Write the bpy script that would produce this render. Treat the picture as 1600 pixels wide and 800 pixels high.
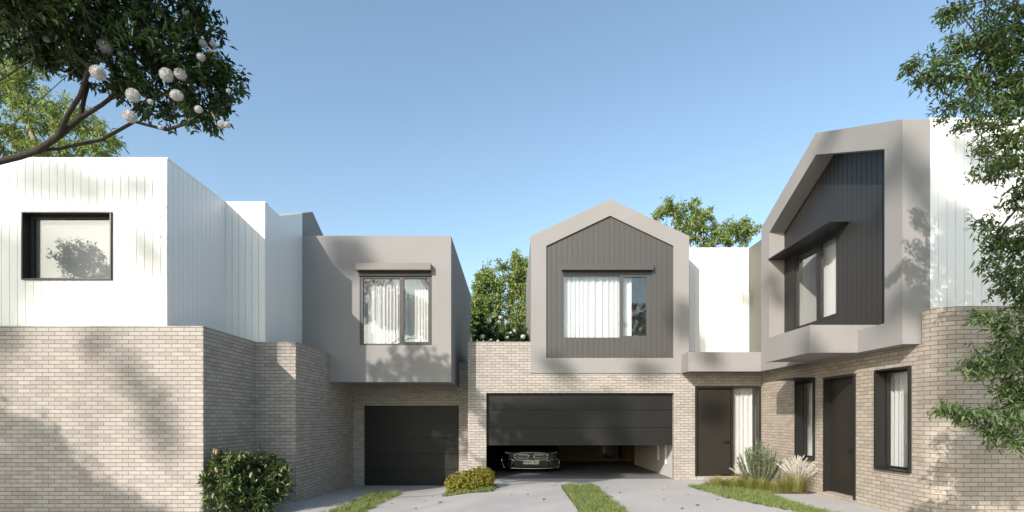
import bpy, bmesh, math, random
import numpy as np
from mathutils import Vector

# ------------------------------------------------------------------ clear / camera / world / sun
for o in list(bpy.data.objects):
    bpy.data.objects.remove(o, do_unlink=True)
sc = bpy.context.scene
COL = sc.collection
EYE = 1.65
F = 800.0                      # focal length in pixels of the 1600 px wide photograph

cam_d = bpy.data.cameras.new("camera")
cam = bpy.data.objects.new("camera", cam_d)
COL.objects.link(cam)
cam.location = (0, 0, EYE)
cam.rotation_euler = (math.radians(90), 0, 0)
cam_d.sensor_width = 36
cam_d.lens = 18
cam_d.shift_y = 255 / 1600
cam_d.clip_start = 0.05
cam_d.clip_end = 3000
sc.camera = cam

SUN = Vector((0.65, 1.0, -0.62))          # the way the light travels
EL = math.atan2(0.62, math.hypot(0.65, 1.0))
AZ = math.atan2(-0.65, -1.0)
world = bpy.data.worlds.new("World")
sc.world = world
world.use_nodes = True
wn = world.node_tree
for n in list(wn.nodes):
    wn.nodes.remove(n)
sky = wn.nodes.new("ShaderNodeTexSky")
sky.sky_type = 'NISHITA'
sky.sun_disc = False
sky.sun_elevation = EL
sky.sun_rotation = AZ % (2 * math.pi)
sky.altitude = 0
sky.air_density = 1.2
sky.dust_density = 1.4
sky.ozone_density = 0.6
bg = wn.nodes.new("ShaderNodeBackground")
bg.inputs['Strength'].default_value = 0.147
wo = wn.nodes.new("ShaderNodeOutputWorld")
tint = wn.nodes.new("ShaderNodeMix"); tint.data_type = 'RGBA'; tint.blend_type = 'MULTIPLY'
tint.inputs[0].default_value = 1.0; tint.inputs[7].default_value = (0.98, 1.05, 1.06, 1)
wn.links.new(sky.outputs[0], tint.inputs[6]); wn.links.new(tint.outputs[2], bg.inputs[0])
wn.links.new(bg.outputs[0], wo.inputs[0])

sun_d = bpy.data.lights.new("sun", 'SUN')
sun_d.energy = 3.9
sun_d.angle = math.radians(0.55)
sun_d.color = (1.0, 0.92, 0.862)
sun = bpy.data.objects.new("sun", sun_d)
COL.objects.link(sun)
sun.rotation_euler = SUN.to_track_quat('-Z', 'Y').to_euler()
sun.location = (-20, -30, 25)

sc.render.engine = 'CYCLES'
sc.view_settings.view_transform = 'Standard'
sc.view_settings.look = 'None'
sc.view_settings.gamma = 1
sc.view_settings.exposure = 0.62
sc.view_settings.use_curve_mapping = False
try:
    sc.cycles.max_bounces = 8
    sc.cycles.transparent_max_bounces = 12
except Exception:
    pass

# ------------------------------------------------------------------ helpers
def link(o, parent=None):
    COL.objects.link(o)
    if parent is not None:
        o.parent = parent
    return o

def tag(o, label=None, cat=None, group=None, kind=None):
    if label: o['label'] = label
    if cat: o['category'] = cat
    if group: o['group'] = group
    if kind: o['kind'] = kind
    return o

def thing(name, loc, label, cat, group=None):
    o = bpy.data.objects.new(name, None)
    o.empty_display_size = 0.2
    o.location = loc
    link(o)
    return tag(o, label, cat, group)

def world_loc(o):
    v = Vector((0, 0, 0))
    while o is not None:
        v += Vector(o.location)
        o = o.parent
    return v

class MB:
    """collects faces in world coordinates, builds ONE mesh object (local to its parent)"""
    def __init__(self):
        self.v = []; self.f = []; self.uv = []; self.m = []
    def face(self, pts, uv=None, m=0):
        i = len(self.v)
        self.v += [tuple(p) for p in pts]
        self.f.append(tuple(range(i, i + len(pts))))
        self.uv.append(uv if uv else [(p[0] + p[1], p[2]) for p in pts])
        self.m.append(m)
    def boxP(self, P, u0, u1, v0, v1, w0, w1, m=0):
        c = [P(u, v, w) for w in (w0, w1) for v in (v0, v1) for u in (u0, u1)]
        for q in ((0, 1, 3, 2), (4, 6, 7, 5), (0, 4, 5, 1), (2, 3, 7, 6), (0, 2, 6, 4), (1, 5, 7, 3)):
            self.face([c[k] for k in q], m=m)
    def box(self, x0, x1, y0, y1, z0, z1, m=0):
        self.boxP(lambda u, v, w: (u, w, v), x0, x1, z0, z1, y0, y1, m)
    def tube(self, pts, r, n=8, m=0, cap=True):
        pts = [Vector(p) for p in pts]
        rs = r if isinstance(r, (list, tuple)) else [r] * len(pts)
        rings = []
        for i, p in enumerate(pts):
            d = (pts[min(i + 1, len(pts) - 1)] - pts[max(i - 1, 0)]).normalized()
            a = d.cross(Vector((0, 0, 1)))
            if a.length < 1e-3: a = d.cross(Vector((1, 0, 0)))
            a.normalize(); b = d.cross(a).normalized()
            rings.append([p + (a * math.cos(t) + b * math.sin(t)) * rs[i]
                          for t in [2 * math.pi * k / n for k in range(n)]])
        for i in range(len(rings) - 1):
            for k in range(n):
                self.face([rings[i][k], rings[i][(k + 1) % n], rings[i + 1][(k + 1) % n], rings[i + 1][k]], m=m)
        if cap:
            self.face(rings[0][::-1], m=m); self.face(rings[-1], m=m)
    def prismP(self, P, poly, w0, w1, m=0):
        self.face([P(u, v, w0) for u, v in poly], m=m)
        self.face([P(u, v, w1) for u, v in poly][::-1], m=m)
        n = len(poly)
        for i in range(n):
            a, b = poly[i], poly[(i + 1) % n]
            self.face([P(*a, w0), P(*a, w1), P(*b, w1), P(*b, w0)], m=m)
    def build(self, name, mats, parent=None, merge=True, recalc=True, smooth=False, bevel=0.0, loc=None):
        off = world_loc(parent) if parent is not None else (Vector(loc) if loc is not None else Vector((0, 0, 0)))
        me = bpy.data.meshes.new(name)
        me.from_pydata([(x - off.x, y - off.y, z - off.z) for x, y, z in self.v], [], self.f)
        uvl = me.uv_layers.new(name="UVMap")
        flat = [c for f in self.uv for p in f for c in p]
        uvl.data.foreach_set('uv', flat)
        me.polygons.foreach_set('material_index', self.m)
        if not isinstance(mats, (list, tuple)): mats = [mats]
        for mt in mats: me.materials.append(mt)
        bm = bmesh.new(); bm.from_mesh(me)
        if merge: bmesh.ops.remove_doubles(bm, verts=bm.verts, dist=0.0004)
        if recalc: bmesh.ops.recalc_face_normals(bm, faces=bm.faces)
        if bevel > 0:
            ed = [e for e in bm.edges if len(e.link_faces) == 2 and e.calc_face_angle(0) > 0.6]
            bmesh.ops.bevel(bm, geom=ed, offset=bevel, segments=2, profile=0.6, affect='EDGES', clamp_overlap=True)
        bm.to_mesh(me); bm.free()
        if smooth: me.polygons.foreach_set('use_smooth', [True] * len(me.polygons))
        o = bpy.data.objects.new(name, me)
        if parent is None and loc is not None: o.location = loc
        return link(o, parent)

def np_mesh(name, verts, tris, mats, parent=None, loc=None, mat_idx=None, smooth=False):
    off = world_loc(parent) if parent is not None else (Vector(loc) if loc is not None else Vector((0, 0, 0)))
    verts = np.asarray(verts, dtype=np.float64) - np.array(off)[None, :]
    k = tris.shape[1]
    me = bpy.data.meshes.new(name)
    me.vertices.add(len(verts)); me.vertices.foreach_set('co', verts.ravel())
    me.loops.add(tris.size); me.loops.foreach_set('vertex_index', tris.ravel().astype(np.int32))
    me.polygons.add(len(tris)); me.polygons.foreach_set('loop_start', np.arange(0, tris.size, k, dtype=np.int32))
    if mat_idx is not None: me.polygons.foreach_set('material_index', mat_idx.astype(np.int32))
    if not isinstance(mats, (list, tuple)): mats = [mats]
    for mt in mats: me.materials.append(mt)
    me.update(calc_edges=True)
    if smooth: me.polygons.foreach_set('use_smooth', [True] * len(me.polygons))
    o = bpy.data.objects.new(name, me)
    if parent is None and loc is not None: o.location = loc
    return link(o, parent)

def PF(d):            # a wall that faces the viewer at depth d: u = x, v = z, w = into the wall
    return lambda u, v, w=0: (u, d + w, v)
def PR(x):            # a wall facing left at X = x: u = -depth (so u grows to the viewer's right), w -> +x
    return lambda u, v, w=0: (x + w, -u, v)

def W(px, py, d):     # point at depth d seen at (px, py)
    return Vector(((px - 800) * d / F, d, EYE + (655 - py) * d / F))

# ------------------------------------------------------------------ materials
MATS = {}
def new_mat(name):
    m = bpy.data.materials.new(name); m.use_nodes = True
    nt = m.node_tree
    for n in list(nt.nodes): nt.nodes.remove(n)
    out = nt.nodes.new("ShaderNodeOutputMaterial")
    return m, nt, out

def principled(nt, col=(0.5, 0.5, 0.5), rough=0.6, metal=0.0, spec=0.5):
    b = nt.nodes.new("ShaderNodeBsdfPrincipled")
    b.inputs['Base Color'].default_value = (*col, 1)
    b.inputs['Roughness'].default_value = rough
    b.inputs['Metallic'].default_value = metal
    b.inputs['Specular IOR Level'].default_value = spec
    return b

def coords(nt, kind='Object', scale=(1, 1, 1)):
    t = nt.nodes.new("ShaderNodeTexCoord"); mp = nt.nodes.new("ShaderNodeMapping")
    mp.inputs['Scale'].default_value = scale
    nt.links.new(t.outputs[kind], mp.inputs[0])
    return mp.outputs[0]

def noise(nt, vec, scale, detail=4, rough=0.55):
    n = nt.nodes.new("ShaderNodeTexNoise")
    n.inputs['Scale'].default_value = scale; n.inputs['Detail'].default_value = detail
    n.inputs['Roughness'].default_value = rough
    nt.links.new(vec, n.inputs['Vector'])
    return n.outputs[0]

def ramp(nt, fac, stops):
    r = nt.nodes.new("ShaderNodeValToRGB")
    e = r.color_ramp.elements
    while len(e) < len(stops): e.new(0.5)
    for i, (p, c) in enumerate(stops):
        e[i].position = p; e[i].color = (*c, 1)
    nt.links.new(fac, r.inputs[0])
    return r.outputs[0]

def mixc(nt, fac, a, b, mode='MIX'):
    m = nt.nodes.new("ShaderNodeMix"); m.data_type = 'RGBA'; m.blend_type = mode
    for sock, val in ((m.inputs[0], fac), (m.inputs[6], a), (m.inputs[7], b)):
        if isinstance(val, (int, float)): sock.default_value = val
        elif isinstance(val, tuple): sock.default_value = (*val, 1)
        else: nt.links.new(val, sock)
    return m.outputs[2]

def bump(nt, h, strength, dist, normal=None):
    b = nt.nodes.new("ShaderNodeBump")
    b.inputs['Strength'].default_value = strength; b.inputs['Distance'].default_value = dist
    nt.links.new(h, b.inputs['Height'])
    if normal is not None: nt.links.new(normal, b.inputs['Normal'])
    return b.outputs[0]

def mottled(name, col, rough=0.7, var=0.08, scale=1.2, fine=60, bmp=0.15, bdist=0.002, spec=0.4, metal=0.0, stretch=(1, 1, 1)):
    m, nt, out = new_mat(name)
    b = principled(nt, col, rough, metal, spec)
    v = coords(nt, 'Object', stretch)
    n1 = noise(nt, v, scale, 5)
    lo = tuple(c * (1 - var) for c in col); hi = tuple(min(1, c * (1 + var)) for c in col)
    c1 = ramp(nt, n1, [(0.3, lo), (0.7, hi)])
    nt.links.new(c1, b.inputs['Base Color'])
    n2 = noise(nt, v, fine, 3)
    nt.links.new(bump(nt, n2, bmp, bdist), b.inputs['Normal'])
    nt.links.new(b.outputs[0], out.inputs[0])
    return m

def brick_mat(name, tint=(1, 1, 1)):
    m, nt, out = new_mat(name)
    b = principled(nt, (0.5, 0.5, 0.5), 0.88, 0, 0.25)
    uv = coords(nt, 'UV')
    def bt(c1, c2, mort, bias=0.0):
        t = nt.nodes.new("ShaderNodeTexBrick")
        t.offset = 0.5; t.squash = 1
        t.inputs['Scale'].default_value = 1
        t.inputs['Brick Width'].default_value = 0.219
        t.inputs['Row Height'].default_value = 0.073
        t.inputs['Mortar Size'].default_value = 0.0048
        t.inputs['Mortar Smooth'].default_value = 0.25
        t.inputs['Bias'].default_value = bias
        t.inputs['Color1'].default_value = (*c1, 1); t.inputs['Color2'].default_value = (*c2, 1)
        t.inputs['Mortar'].default_value = (*mort, 1)
        nt.links.new(uv, t.inputs['Vector'])
        return t
    T = lambda c: tuple(a * k for a, k in zip(c, tint))
    t1 = bt(T((0.415, 0.383, 0.347)), T((0.305, 0.275, 0.242)), T((0.17, 0.153, 0.133)), -0.25)
    # a second, per-brick cool variation
    t2 = bt((0, 0, 0), (1, 1, 1), (0, 0, 0), 0.0)
    vv = nt.nodes.new("ShaderNodeMapping"); vv.inputs['Location'].default_value = (2.19 * 3, 0.146 * 7, 0)
    nt.links.new(uv, vv.inputs[0]); nt.links.new(vv.outputs[0], t2.inputs['Vector'])
    cool = ramp(nt, t2.outputs[0], [(0.72, (0, 0, 0)), (0.95, (1, 1, 1))])
    mm = nt.nodes.new("ShaderNodeMath"); mm.operation = 'MULTIPLY'; mm.inputs[1].default_value = 0.35
    nt.links.new(cool, mm.inputs[0])
    c = mixc(nt, mm.outputs[0], t1.outputs[0], T((0.39, 0.385, 0.375)))
    n1 = noise(nt, uv, 55, 4, 0.7)
    c = mixc(nt, 0.35, c, ramp(nt, n1, [(0.25, (0.5, 0.5, 0.5)), (0.75, (1.15, 1.12, 1.08))]), 'MULTIPLY')
    n2 = noise(nt, uv, 0.7, 3)
    c = mixc(nt, 0.5, c, ramp(nt, n2, [(0.3, (0.9, 0.88, 0.85)), (0.7, (1.05, 1.05, 1.05))]), 'MULTIPLY')
    nt.links.new(c, b.inputs['Base Color'])
    inv = nt.nodes.new("ShaderNodeMath"); inv.operation = 'SUBTRACT'; inv.inputs[0].default_value = 1
    nt.links.new(t1.outputs['Fac'], inv.inputs[1])
    nb = bump(nt, inv.outputs[0], 0.9, 0.008)
    nb = bump(nt, n1, 0.35, 0.004, nb)
    nt.links.new(nb, b.inputs['Normal'])
    nt.links.new(b.outputs[0], out.inputs[0])
    return m

M = MATS
M['brick'] = brick_mat('cream_brick')
M['brick_warm'] = brick_mat('cream_brick_warm', (1.03, 0.98, 0.91))
M['brick_shade'] = brick_mat('brick_darkened_for_shade', (0.32, 0.28, 0.22))  # cream brick tinted dark, the garage's shade put into the colour
M['render'] = mottled('warm_grey_render', (0.262, 0.252, 0.243), 0.85, 0.05, 0.6, 180, 0.25, 0.002, 0.25)
M['soffit'] = mottled('soffit_panel', (0.27, 0.25, 0.225), 0.8, 0.04, 0.8, 100, 0.1)
M['white'] = mottled('white_cladding', (0.79, 0.785, 0.765), 0.42, 0.03, 0.5, 30, 0.06, 0.002, 0.5, 0, (1, 1, 0.25))
M['dark_clad'] = mottled('charcoal_cladding', (0.068, 0.065, 0.060), 0.45, 0.07, 0.7, 40, 0.08, 0.002, 0.5, 0, (1, 1, 0.2))
M['black_clad'] = mottled('black_cladding', (0.026, 0.0255, 0.0245), 0.45, 0.07, 0.7, 40, 0.08, 0.002, 0.5, 0, (1, 1, 0.2))
M['olive_clad'] = mottled('olive_grey_cladding', (0.135, 0.132, 0.105), 0.5, 0.05, 0.7, 40, 0.08, 0.002, 0.4, 0, (1, 1, 0.2))
M['door'] = mottled('dark_bronze_metal', (0.023, 0.020, 0.016), 0.42, 0.08, 1.0, 90, 0.06, 0.001, 0.4)
M['garage'] = mottled('black_garage_panel', (0.013, 0.013, 0.012), 0.5, 0.08, 0.8, 160, 0.12, 0.001, 0.28)
M['frame'] = mottled('black_aluminium', (0.016, 0.0155, 0.0145), 0.38, 0.05, 2, 80, 0.03, 0.001, 0.5)
M['shutter'] = mottled('bronze_shutter_box', (0.15, 0.14, 0.12), 0.45, 0.05, 2, 80, 0.03, 0.001, 0.5)
M['frame_warm'] = mottled('bronze_window_frame', (0.032, 0.030, 0.027), 0.42, 0.05, 2, 80, 0.03, 0.001, 0.5)
M['interior'] = mottled('interior_plaster', (0.42, 0.41, 0.39), 0.9, 0.03)
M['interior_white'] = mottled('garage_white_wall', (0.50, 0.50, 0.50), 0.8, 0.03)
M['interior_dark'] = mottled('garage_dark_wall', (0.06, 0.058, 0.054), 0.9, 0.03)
M['blind'] = mottled('grey_roller_blind', (0.195, 0.20, 0.205), 0.9, 0.02)
M['roof'] = mottled('roof_sheet', (0.32, 0.32, 0.31), 0.6, 0.08)
M['rubber'] = mottled('rubber', (0.02, 0.02, 0.02), 0.8, 0.1)
M['soil'] = mottled('soil', (0.075, 0.058, 0.042), 0.95, 0.3, 3, 40, 0.6, 0.01)

M['turf'] = mottled('turf_base', (0.06, 0.075, 0.028), 0.95, 0.3, 6, 60, 0.6, 0.01)
M['garage_floor'] = mottled('garage_floor_concrete', (0.16, 0.16, 0.16), 0.8, 0.1, 1)
def concrete_mat():
    m, nt, out = new_mat('driveway_concrete')
    b = principled(nt, (0.45, 0.44, 0.43), 0.82, 0, 0.3)
    v = coords(nt, 'Object')
    n1 = noise(nt, v, 0.8, 6, 0.6); n2 = noise(nt, v, 90, 4, 0.7); n3 = noise(nt, v, 6, 5, 0.6)
    c = ramp(nt, n1, [(0.3, (0.40, 0.382, 0.362)), (0.7, (0.47, 0.452, 0.43))])
    c = mixc(nt, 0.15, c, ramp(nt, n3, [(0.35, (0.86, 0.86, 0.86)), (0.65, (1.05, 1.05, 1.05))]), 'MULTIPLY')
    c = mixc(nt, 0.25, c, ramp(nt, n2, [(0.3, (0.6, 0.6, 0.6)), (0.7, (1.1, 1.1, 1.1))]), 'MULTIPLY')
    nt.links.new(c, b.inputs['Base Color'])
    nt.links.new(bump(nt, n2, 0.3, 0.003), b.inputs['Normal'])
    nt.links.new(b.outputs[0], out.inputs[0])
    return m
M['concrete'] = concrete_mat()

def glass_mat(name, base=0.10, tint=(0.9, 0.92, 0.92)):
    m, nt, out = new_mat(name)
    tr = nt.nodes.new("ShaderNodeBsdfTransparent"); tr.inputs[0].default_value = (*tint, 1)
    gl = nt.nodes.new("ShaderNodeBsdfGlossy"); gl.inputs['Roughness'].default_value = 0.0
    gl.inputs['Color'].default_value = (0.93, 0.95, 0.97, 1)
    lw_ = nt.nodes.new("ShaderNodeLayerWeight"); lw_.inputs[0].default_value = 0.5
    pw = nt.nodes.new("ShaderNodeMath"); pw.operation = 'POWER'; pw.inputs[1].default_value = 4
    nt.links.new(lw_.outputs['Facing'], pw.inputs[0])
    ad = nt.nodes.new("ShaderNodeMath"); ad.operation = 'MULTIPLY_ADD'; ad.inputs[1].default_value = 0.8; ad.inputs[2].default_value = base; ad.use_clamp = True
    nt.links.new(pw.outputs[0], ad.inputs[0])
    mx = nt.nodes.new("ShaderNodeMixShader")
    nt.links.new(ad.outputs[0], mx.inputs[0]); nt.links.new(tr.outputs[0], mx.inputs[1]); nt.links.new(gl.outputs[0], mx.inputs[2])
    nt.links.new(mx.outputs[0], out.inputs[0])
    return m
M['glass'] = glass_mat('window_glass', 0.08, (0.97, 0.98, 0.98))
M['glass_strong'] = glass_mat('coated_window_glass', 0.09, (0.97, 0.98, 0.98))

def cloth_mat():
    m, nt, out = new_mat('sheer_curtain')
    d = nt.nodes.new("ShaderNodeBsdfDiffuse"); d.inputs[0].default_value = (0.80, 0.79, 0.77, 1)
    t = nt.nodes.new("ShaderNodeBsdfTranslucent"); t.inputs[0].default_value = (0.80, 0.79, 0.77, 1)
    mx = nt.nodes.new("ShaderNodeMixShader"); mx.inputs[0].default_value = 0.25
    v = coords(nt, 'Object', (60, 60, 3))
    n = noise(nt, v, 1, 3)
    nm = bump(nt, n, 0.2, 0.004)
    nt.links.new(nm, d.inputs['Normal'])
    nt.links.new(d.outputs[0], mx.inputs[1]); nt.links.new(t.outputs[0], mx.inputs[2])
    nt.links.new(mx.outputs[0], out.inputs[0])
    return m
M['curtain'] = cloth_mat()

def leaf_mat(name, cols, trans=0.3, rough=0.5, spec=0.35, tt=(1.35, 1.3, 0.55)):
    m, nt, out = new_mat(name)
    g = nt.nodes.new("ShaderNodeNewGeometry")
    stops = [(i / max(1, len(cols) - 1), c) for i, c in enumerate(cols)]
    c = ramp(nt, g.outputs['Random Per Island'], stops)
    b = principled(nt, cols[0], rough, 0, spec)
    nt.links.new(c, b.inputs['Base Color'])
    t = nt.nodes.new("ShaderNodeBsdfTranslucent")
    tc = mixc(nt, 1.0, c, tt, 'MULTIPLY')
    nt.links.new(tc, t.inputs[0])
    mx = nt.nodes.new("ShaderNodeMixShader"); mx.inputs[0].default_value = trans
    nt.links.new(b.outputs[0], mx.inputs[1]); nt.links.new(t.outputs[0], mx.inputs[2])
    nt.links.new(mx.outputs[0], out.inputs[0])
    return m
M['leaf_dark'] = leaf_mat('glossy_dark_leaf', [(0.020, 0.040, 0.014), (0.035, 0.065, 0.020), (0.055, 0.095, 0.028)], 0.22)
M['leaf_mid'] = leaf_mat('mid_green_leaf', [(0.05, 0.092, 0.035), (0.10, 0.155, 0.055), (0.17, 0.24, 0.09)], 0.3)
M['leaf_light'] = leaf_mat('light_green_leaf', [(0.13, 0.20, 0.065), (0.24, 0.33, 0.11), (0.38, 0.46, 0.18)], 0.35)
M['leaf_yellow'] = leaf_mat('yellow_green_leaf', [(0.15, 0.16, 0.03), (0.32, 0.30, 0.05), (0.52, 0.46, 0.10)], 0.25)
M['leaf_banksia'] = leaf_mat('banksia_leaf', [(0.035, 0.06, 0.018), (0.075, 0.115, 0.035), (0.17, 0.22, 0.08)], 0.2, 0.42, 0.45)
M['leaf_rosemary'] = leaf_mat('rosemary_needle', [(0.055, 0.09, 0.035), (0.09, 0.14, 0.055), (0.15, 0.21, 0.09)], 0.2)
M['blade_green'] = leaf_mat('lawn_blade', [(0.085, 0.125, 0.035), (0.18, 0.235, 0.07), (0.34, 0.38, 0.15)], 0.3)
M['blade_olive'] = leaf_mat('tussock_blade', [(0.17, 0.18, 0.05), (0.29, 0.29, 0.09), (0.42, 0.40, 0.16)], 0.3)
M['plume'] = leaf_mat('pale_plume', [(0.62, 0.57, 0.50), (0.74, 0.70, 0.64), (0.80, 0.78, 0.73)], 0.3, 0.8, 0.1, (1, 1, 1))
M['petal'] = leaf_mat('white_petal', [(0.45, 0.44, 0.43), (0.58, 0.57, 0.56), (0.70, 0.69, 0.68)], 0.2, 0.8, 0.1, (1, 1, 1))
M['spike'] = leaf_mat('amber_flower_spike', [(0.40, 0.27, 0.14), (0.52, 0.38, 0.22), (0.62, 0.50, 0.36)], 0.1, 0.8, 0.1, (1, 1, 1))
M['dry_leaf'] = leaf_mat('dry_leaf', [(0.10, 0.055, 0.025), (0.16, 0.09, 0.04), (0.24, 0.15, 0.08)], 0.15)
M['bark'] = mottled('dark_bark', (0.042, 0.034, 0.028), 0.9, 0.35, 4, 30, 0.8, 0.012, 0.2, 0, (1, 1, 0.3))
M['bark_pale'] = mottled('pale_bark', (0.26, 0.22, 0.17), 0.9, 0.3, 3, 30, 0.6, 0.01, 0.2, 0, (1, 1, 0.3))

def simple(name, col, rough=0.4, metal=0.0, spec=0.5, coat=0.0):
    m, nt, out = new_mat(name)
    b = principled(nt, col, rough, metal, spec)
    b.inputs['Coat Weight'].default_value = coat
    v = coords(nt, 'Object'); n = noise(nt, v, 3, 3)
    r = nt.nodes.new("ShaderNodeMapRange")
    r.inputs[3].default_value = rough * 0.85; r.inputs[4].default_value = min(1, rough * 1.15)
    nt.links.new(n, r.inputs[0]); nt.links.new(r.outputs[0], b.inputs['Roughness'])
    nt.links.new(b.outputs[0], out.inputs[0])
    return m
M['car_paint'] = simple('dark_grey_car_paint', (0.006, 0.006, 0.006), 0.35, 0.1, 0.35, 0.25)
M['chrome'] = simple('chrome', (0.78, 0.77, 0.75), 0.16, 1.0)
M['car_black'] = simple('gloss_black_plastic', (0.01, 0.01, 0.01), 0.3)
M['car_glass'] = simple('tinted_car_glass', (0.015, 0.017, 0.018), 0.05, 0, 0.8)
M['lamp_glass'] = simple('lamp_lens', (0.30, 0.31, 0.32), 0.08, 0.3, 0.8, 1.0)
M['plate_white'] = simple('number_plate_white', (0.75, 0.75, 0.73), 0.4)
M['plate_blue'] = simple('number_plate_blue', (0.02, 0.05, 0.30), 0.4)
M['plate_black'] = simple('number_plate_black', (0.015, 0.015, 0.015), 0.5)
M['handle'] = simple('black_handle_metal', (0.012, 0.012, 0.012), 0.35, 0.3)
M['batten'] = simple('pale_lit_batten', (0.62, 0.62, 0.61), 0.4, 0.2)

# ------------------------------------------------------------------ ground
def zg(x, d):
    t = min(1, max(0, (-0.6 - x) / 1.5)); a = t * t * (3 - 2 * t)
    b = float(np.interp(d, [6, 9, 11, 14.9, 16], [0.1, 0.25, 0.42, 1.0, 1.0]))
    return -0.31 * a * b

mb = MB()
mb.face([(-900, -900, -0.36), (900, -900, -0.36), (900, 900, -0.36), (-900, 900, -0.36)])
tag(mb.build('ground', mottled('ground_soil_grass', (0.10, 0.11, 0.05), 0.95, 0.3, 0.4, 8, 0.3, 0.02)), kind='structure')

def grid_sheet(xs, ys, zf):
    v = np.array([(x, y, zf(x, y)) for y in ys for x in xs])
    nx = len(xs); q = []
    for j in range(len(ys) - 1):
        for i in range(nx - 1):
            a = j * nx + i
            q.append((a, a + 1, a + 1 + nx, a + nx))
    return v, np.array(q)
xs = list(np.arange(-12, -5.9, 1.2)) + list(np.arange(-5.8, 0.01, 0.2)) + [1, 2, 3, 4, 5, 6, 7, 8, 12]
ys = list(np.arange(-4, 5.9, 1.5)) + list(np.arange(6, 15.3, 0.25)) + [15.25]
v, q = grid_sheet(xs, ys, zg)
tag(np_mesh('driveway', v, q, M['concrete'], smooth=True), kind='structure')

# ------------------------------------------------------------------ wall builders
def path_wall(mb, pts, z0, z1, holes=(), reveal=0.14, u_start=0.0, cap=0.22, m=0, smooth_from=None):
    """wall along a plan polyline, drawn so that outside is on the right-hand side. holes: (seg, a, b, v0, v1) distances along that segment"""
    n = len(pts)
    P2 = [Vector((p[0], p[1])) for p in pts]
    dirs = [(P2[i + 1] - P2[i]).normalized() for i in range(n - 1)]
    inn = [Vector((-d.y, d.x)) for d in dirs]           # into the wall
    def mitre(i, w):
        if i == 0: return P2[0] + inn[0] * w
        if i == n - 1: return P2[-1] + inn[-1] * w
        a, b = inn[i - 1], inn[i]; s = (a + b)
        return P2[i] + s * (w / (1 + a.dot(b)))
    u = u_start
    for i in range(n - 1):
        L = (P2[i + 1] - P2[i]).length
        top = z1[i] if isinstance(z1, (list, tuple)) else z1
        hs = [h for h in holes if h[0] == i]
        us = sorted({0.0, L, *[h[1] for h in hs], *[h[2] for h in hs]})
        vs = sorted({z0, top, *[h[3] for h in hs], *[h[4] for h in hs]})
        def P(a, v, w=0):
            q = P2[i] + dirs[i] * a + inn[i] * w
            return (q.x, q.y, v)
        for a, b in zip(us[:-1], us[1:]):
            for c, d in zip(vs[:-1], vs[1:]):
                cu, cv = (a + b) / 2, (c + d) / 2
                if any(h[1] < cu < h[2] and h[3] < cv < h[4] for h in hs): continue
                mb.face([P(a, c), P(b, c), P(b, d), P(a, d)], [(u + a, c), (u + b, c), (u + b, d), (u + a, d)], m)
        for h in hs:
            _, a, b, c, d = h; r = reveal
            if a > 1e-6: mb.face([P(a, c), P(a, d), P(a, d, r), P(a, c, r)], [(u + a, c), (u + a, d), (u + a + r, d), (u + a + r, c)], m)
            if b < L - 1e-6: mb.face([P(b, d), P(b, c), P(b, c, r), P(b, d, r)], [(u + b, d), (u + b, c), (u + b - r, c), (u + b - r, d)], m)
            mb.face([P(a, d), P(b, d), P(b, d, r), P(a, d, r)], [(u + a, d), (u + b, d), (u + b, d + r), (u + a, d + r)], m)
            mb.face([P(b, c), P(a, c), P(a, c, r), P(b, c, r)], [(u + b, c), (u + a, c), (u + a, c - r), (u + b, c - r)], m)
        if cap:
            A, B = P2[i], P2[i + 1]; C, D = mitre(i + 1, cap), mitre(i, cap)
            mb.face([(A.x, A.y, top), (B.x, B.y, top), (C.x, C.y, top), (D.x, D.y, top)],
                    [(u, top), (u + L, top), (u + L, top + cap), (u, top + cap)], m)
            for zz in (top,):
                mb.face([(D.x, D.y, zz), (C.x, C.y, zz), (C.x, C.y, zz - 0.4), (D.x, D.y, zz - 0.4)], None, m)
        u += L
    return u

def boards(mb, P, u0, u1, bot, top, hole=None, pitch=0.143, gap=0.008, th=0.020, m=0, start=None, backing=True, lip=0.0):
    """vertical boards; bot / top are numbers or functions of u; they stand th proud of the backing face at w = 0 + th"""
    tf = top if callable(top) else (lambda u: top)
    bf = bot if callable(bot) else (lambda u: bot)
    brk = sorted({u0, u1, *( [hole[0], hole[1]] if hole else [])})
    e = u0 if start is None else start
    edges = []
    while e < u1:
        edges.append(e); e += pitch
    edges.append(u1)
    def piece(a, b, c0, c1, d0, d1):
        poly = [(a, c0), (b, c1), (b, d1), (a, d0)]
        mb.prismP(P, poly, 0.0, th, m)
    for a, b in zip(edges[:-1], edges[1:]):
        if b - a < gap * 1.5: continue
        a2, b2 = a + gap / 2, b - gap / 2
        # split at hole edges and at breaks of the top line
        cuts = [a2] + [x for x in (lip_breaks + (list(hole[:2]) if hole else [])) if a2 < x < b2] + [b2]
        for s, t in zip(cuts[:-1], cuts[1:]):
            if t - s < 0.002: continue
            mid = (s + t) / 2
            if hole and hole[0] < mid < hole[1]:
                if hole[2] > bf(mid): piece(s, t, bf(s), bf(t), hole[2], hole[2])
                if hole[3] < tf(mid): piece(s, t, hole[3], hole[3], tf(s), tf(t))
            else:
                piece(s, t, bf(s), bf(t), tf(s), tf(t))
lip_breaks = []

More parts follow.
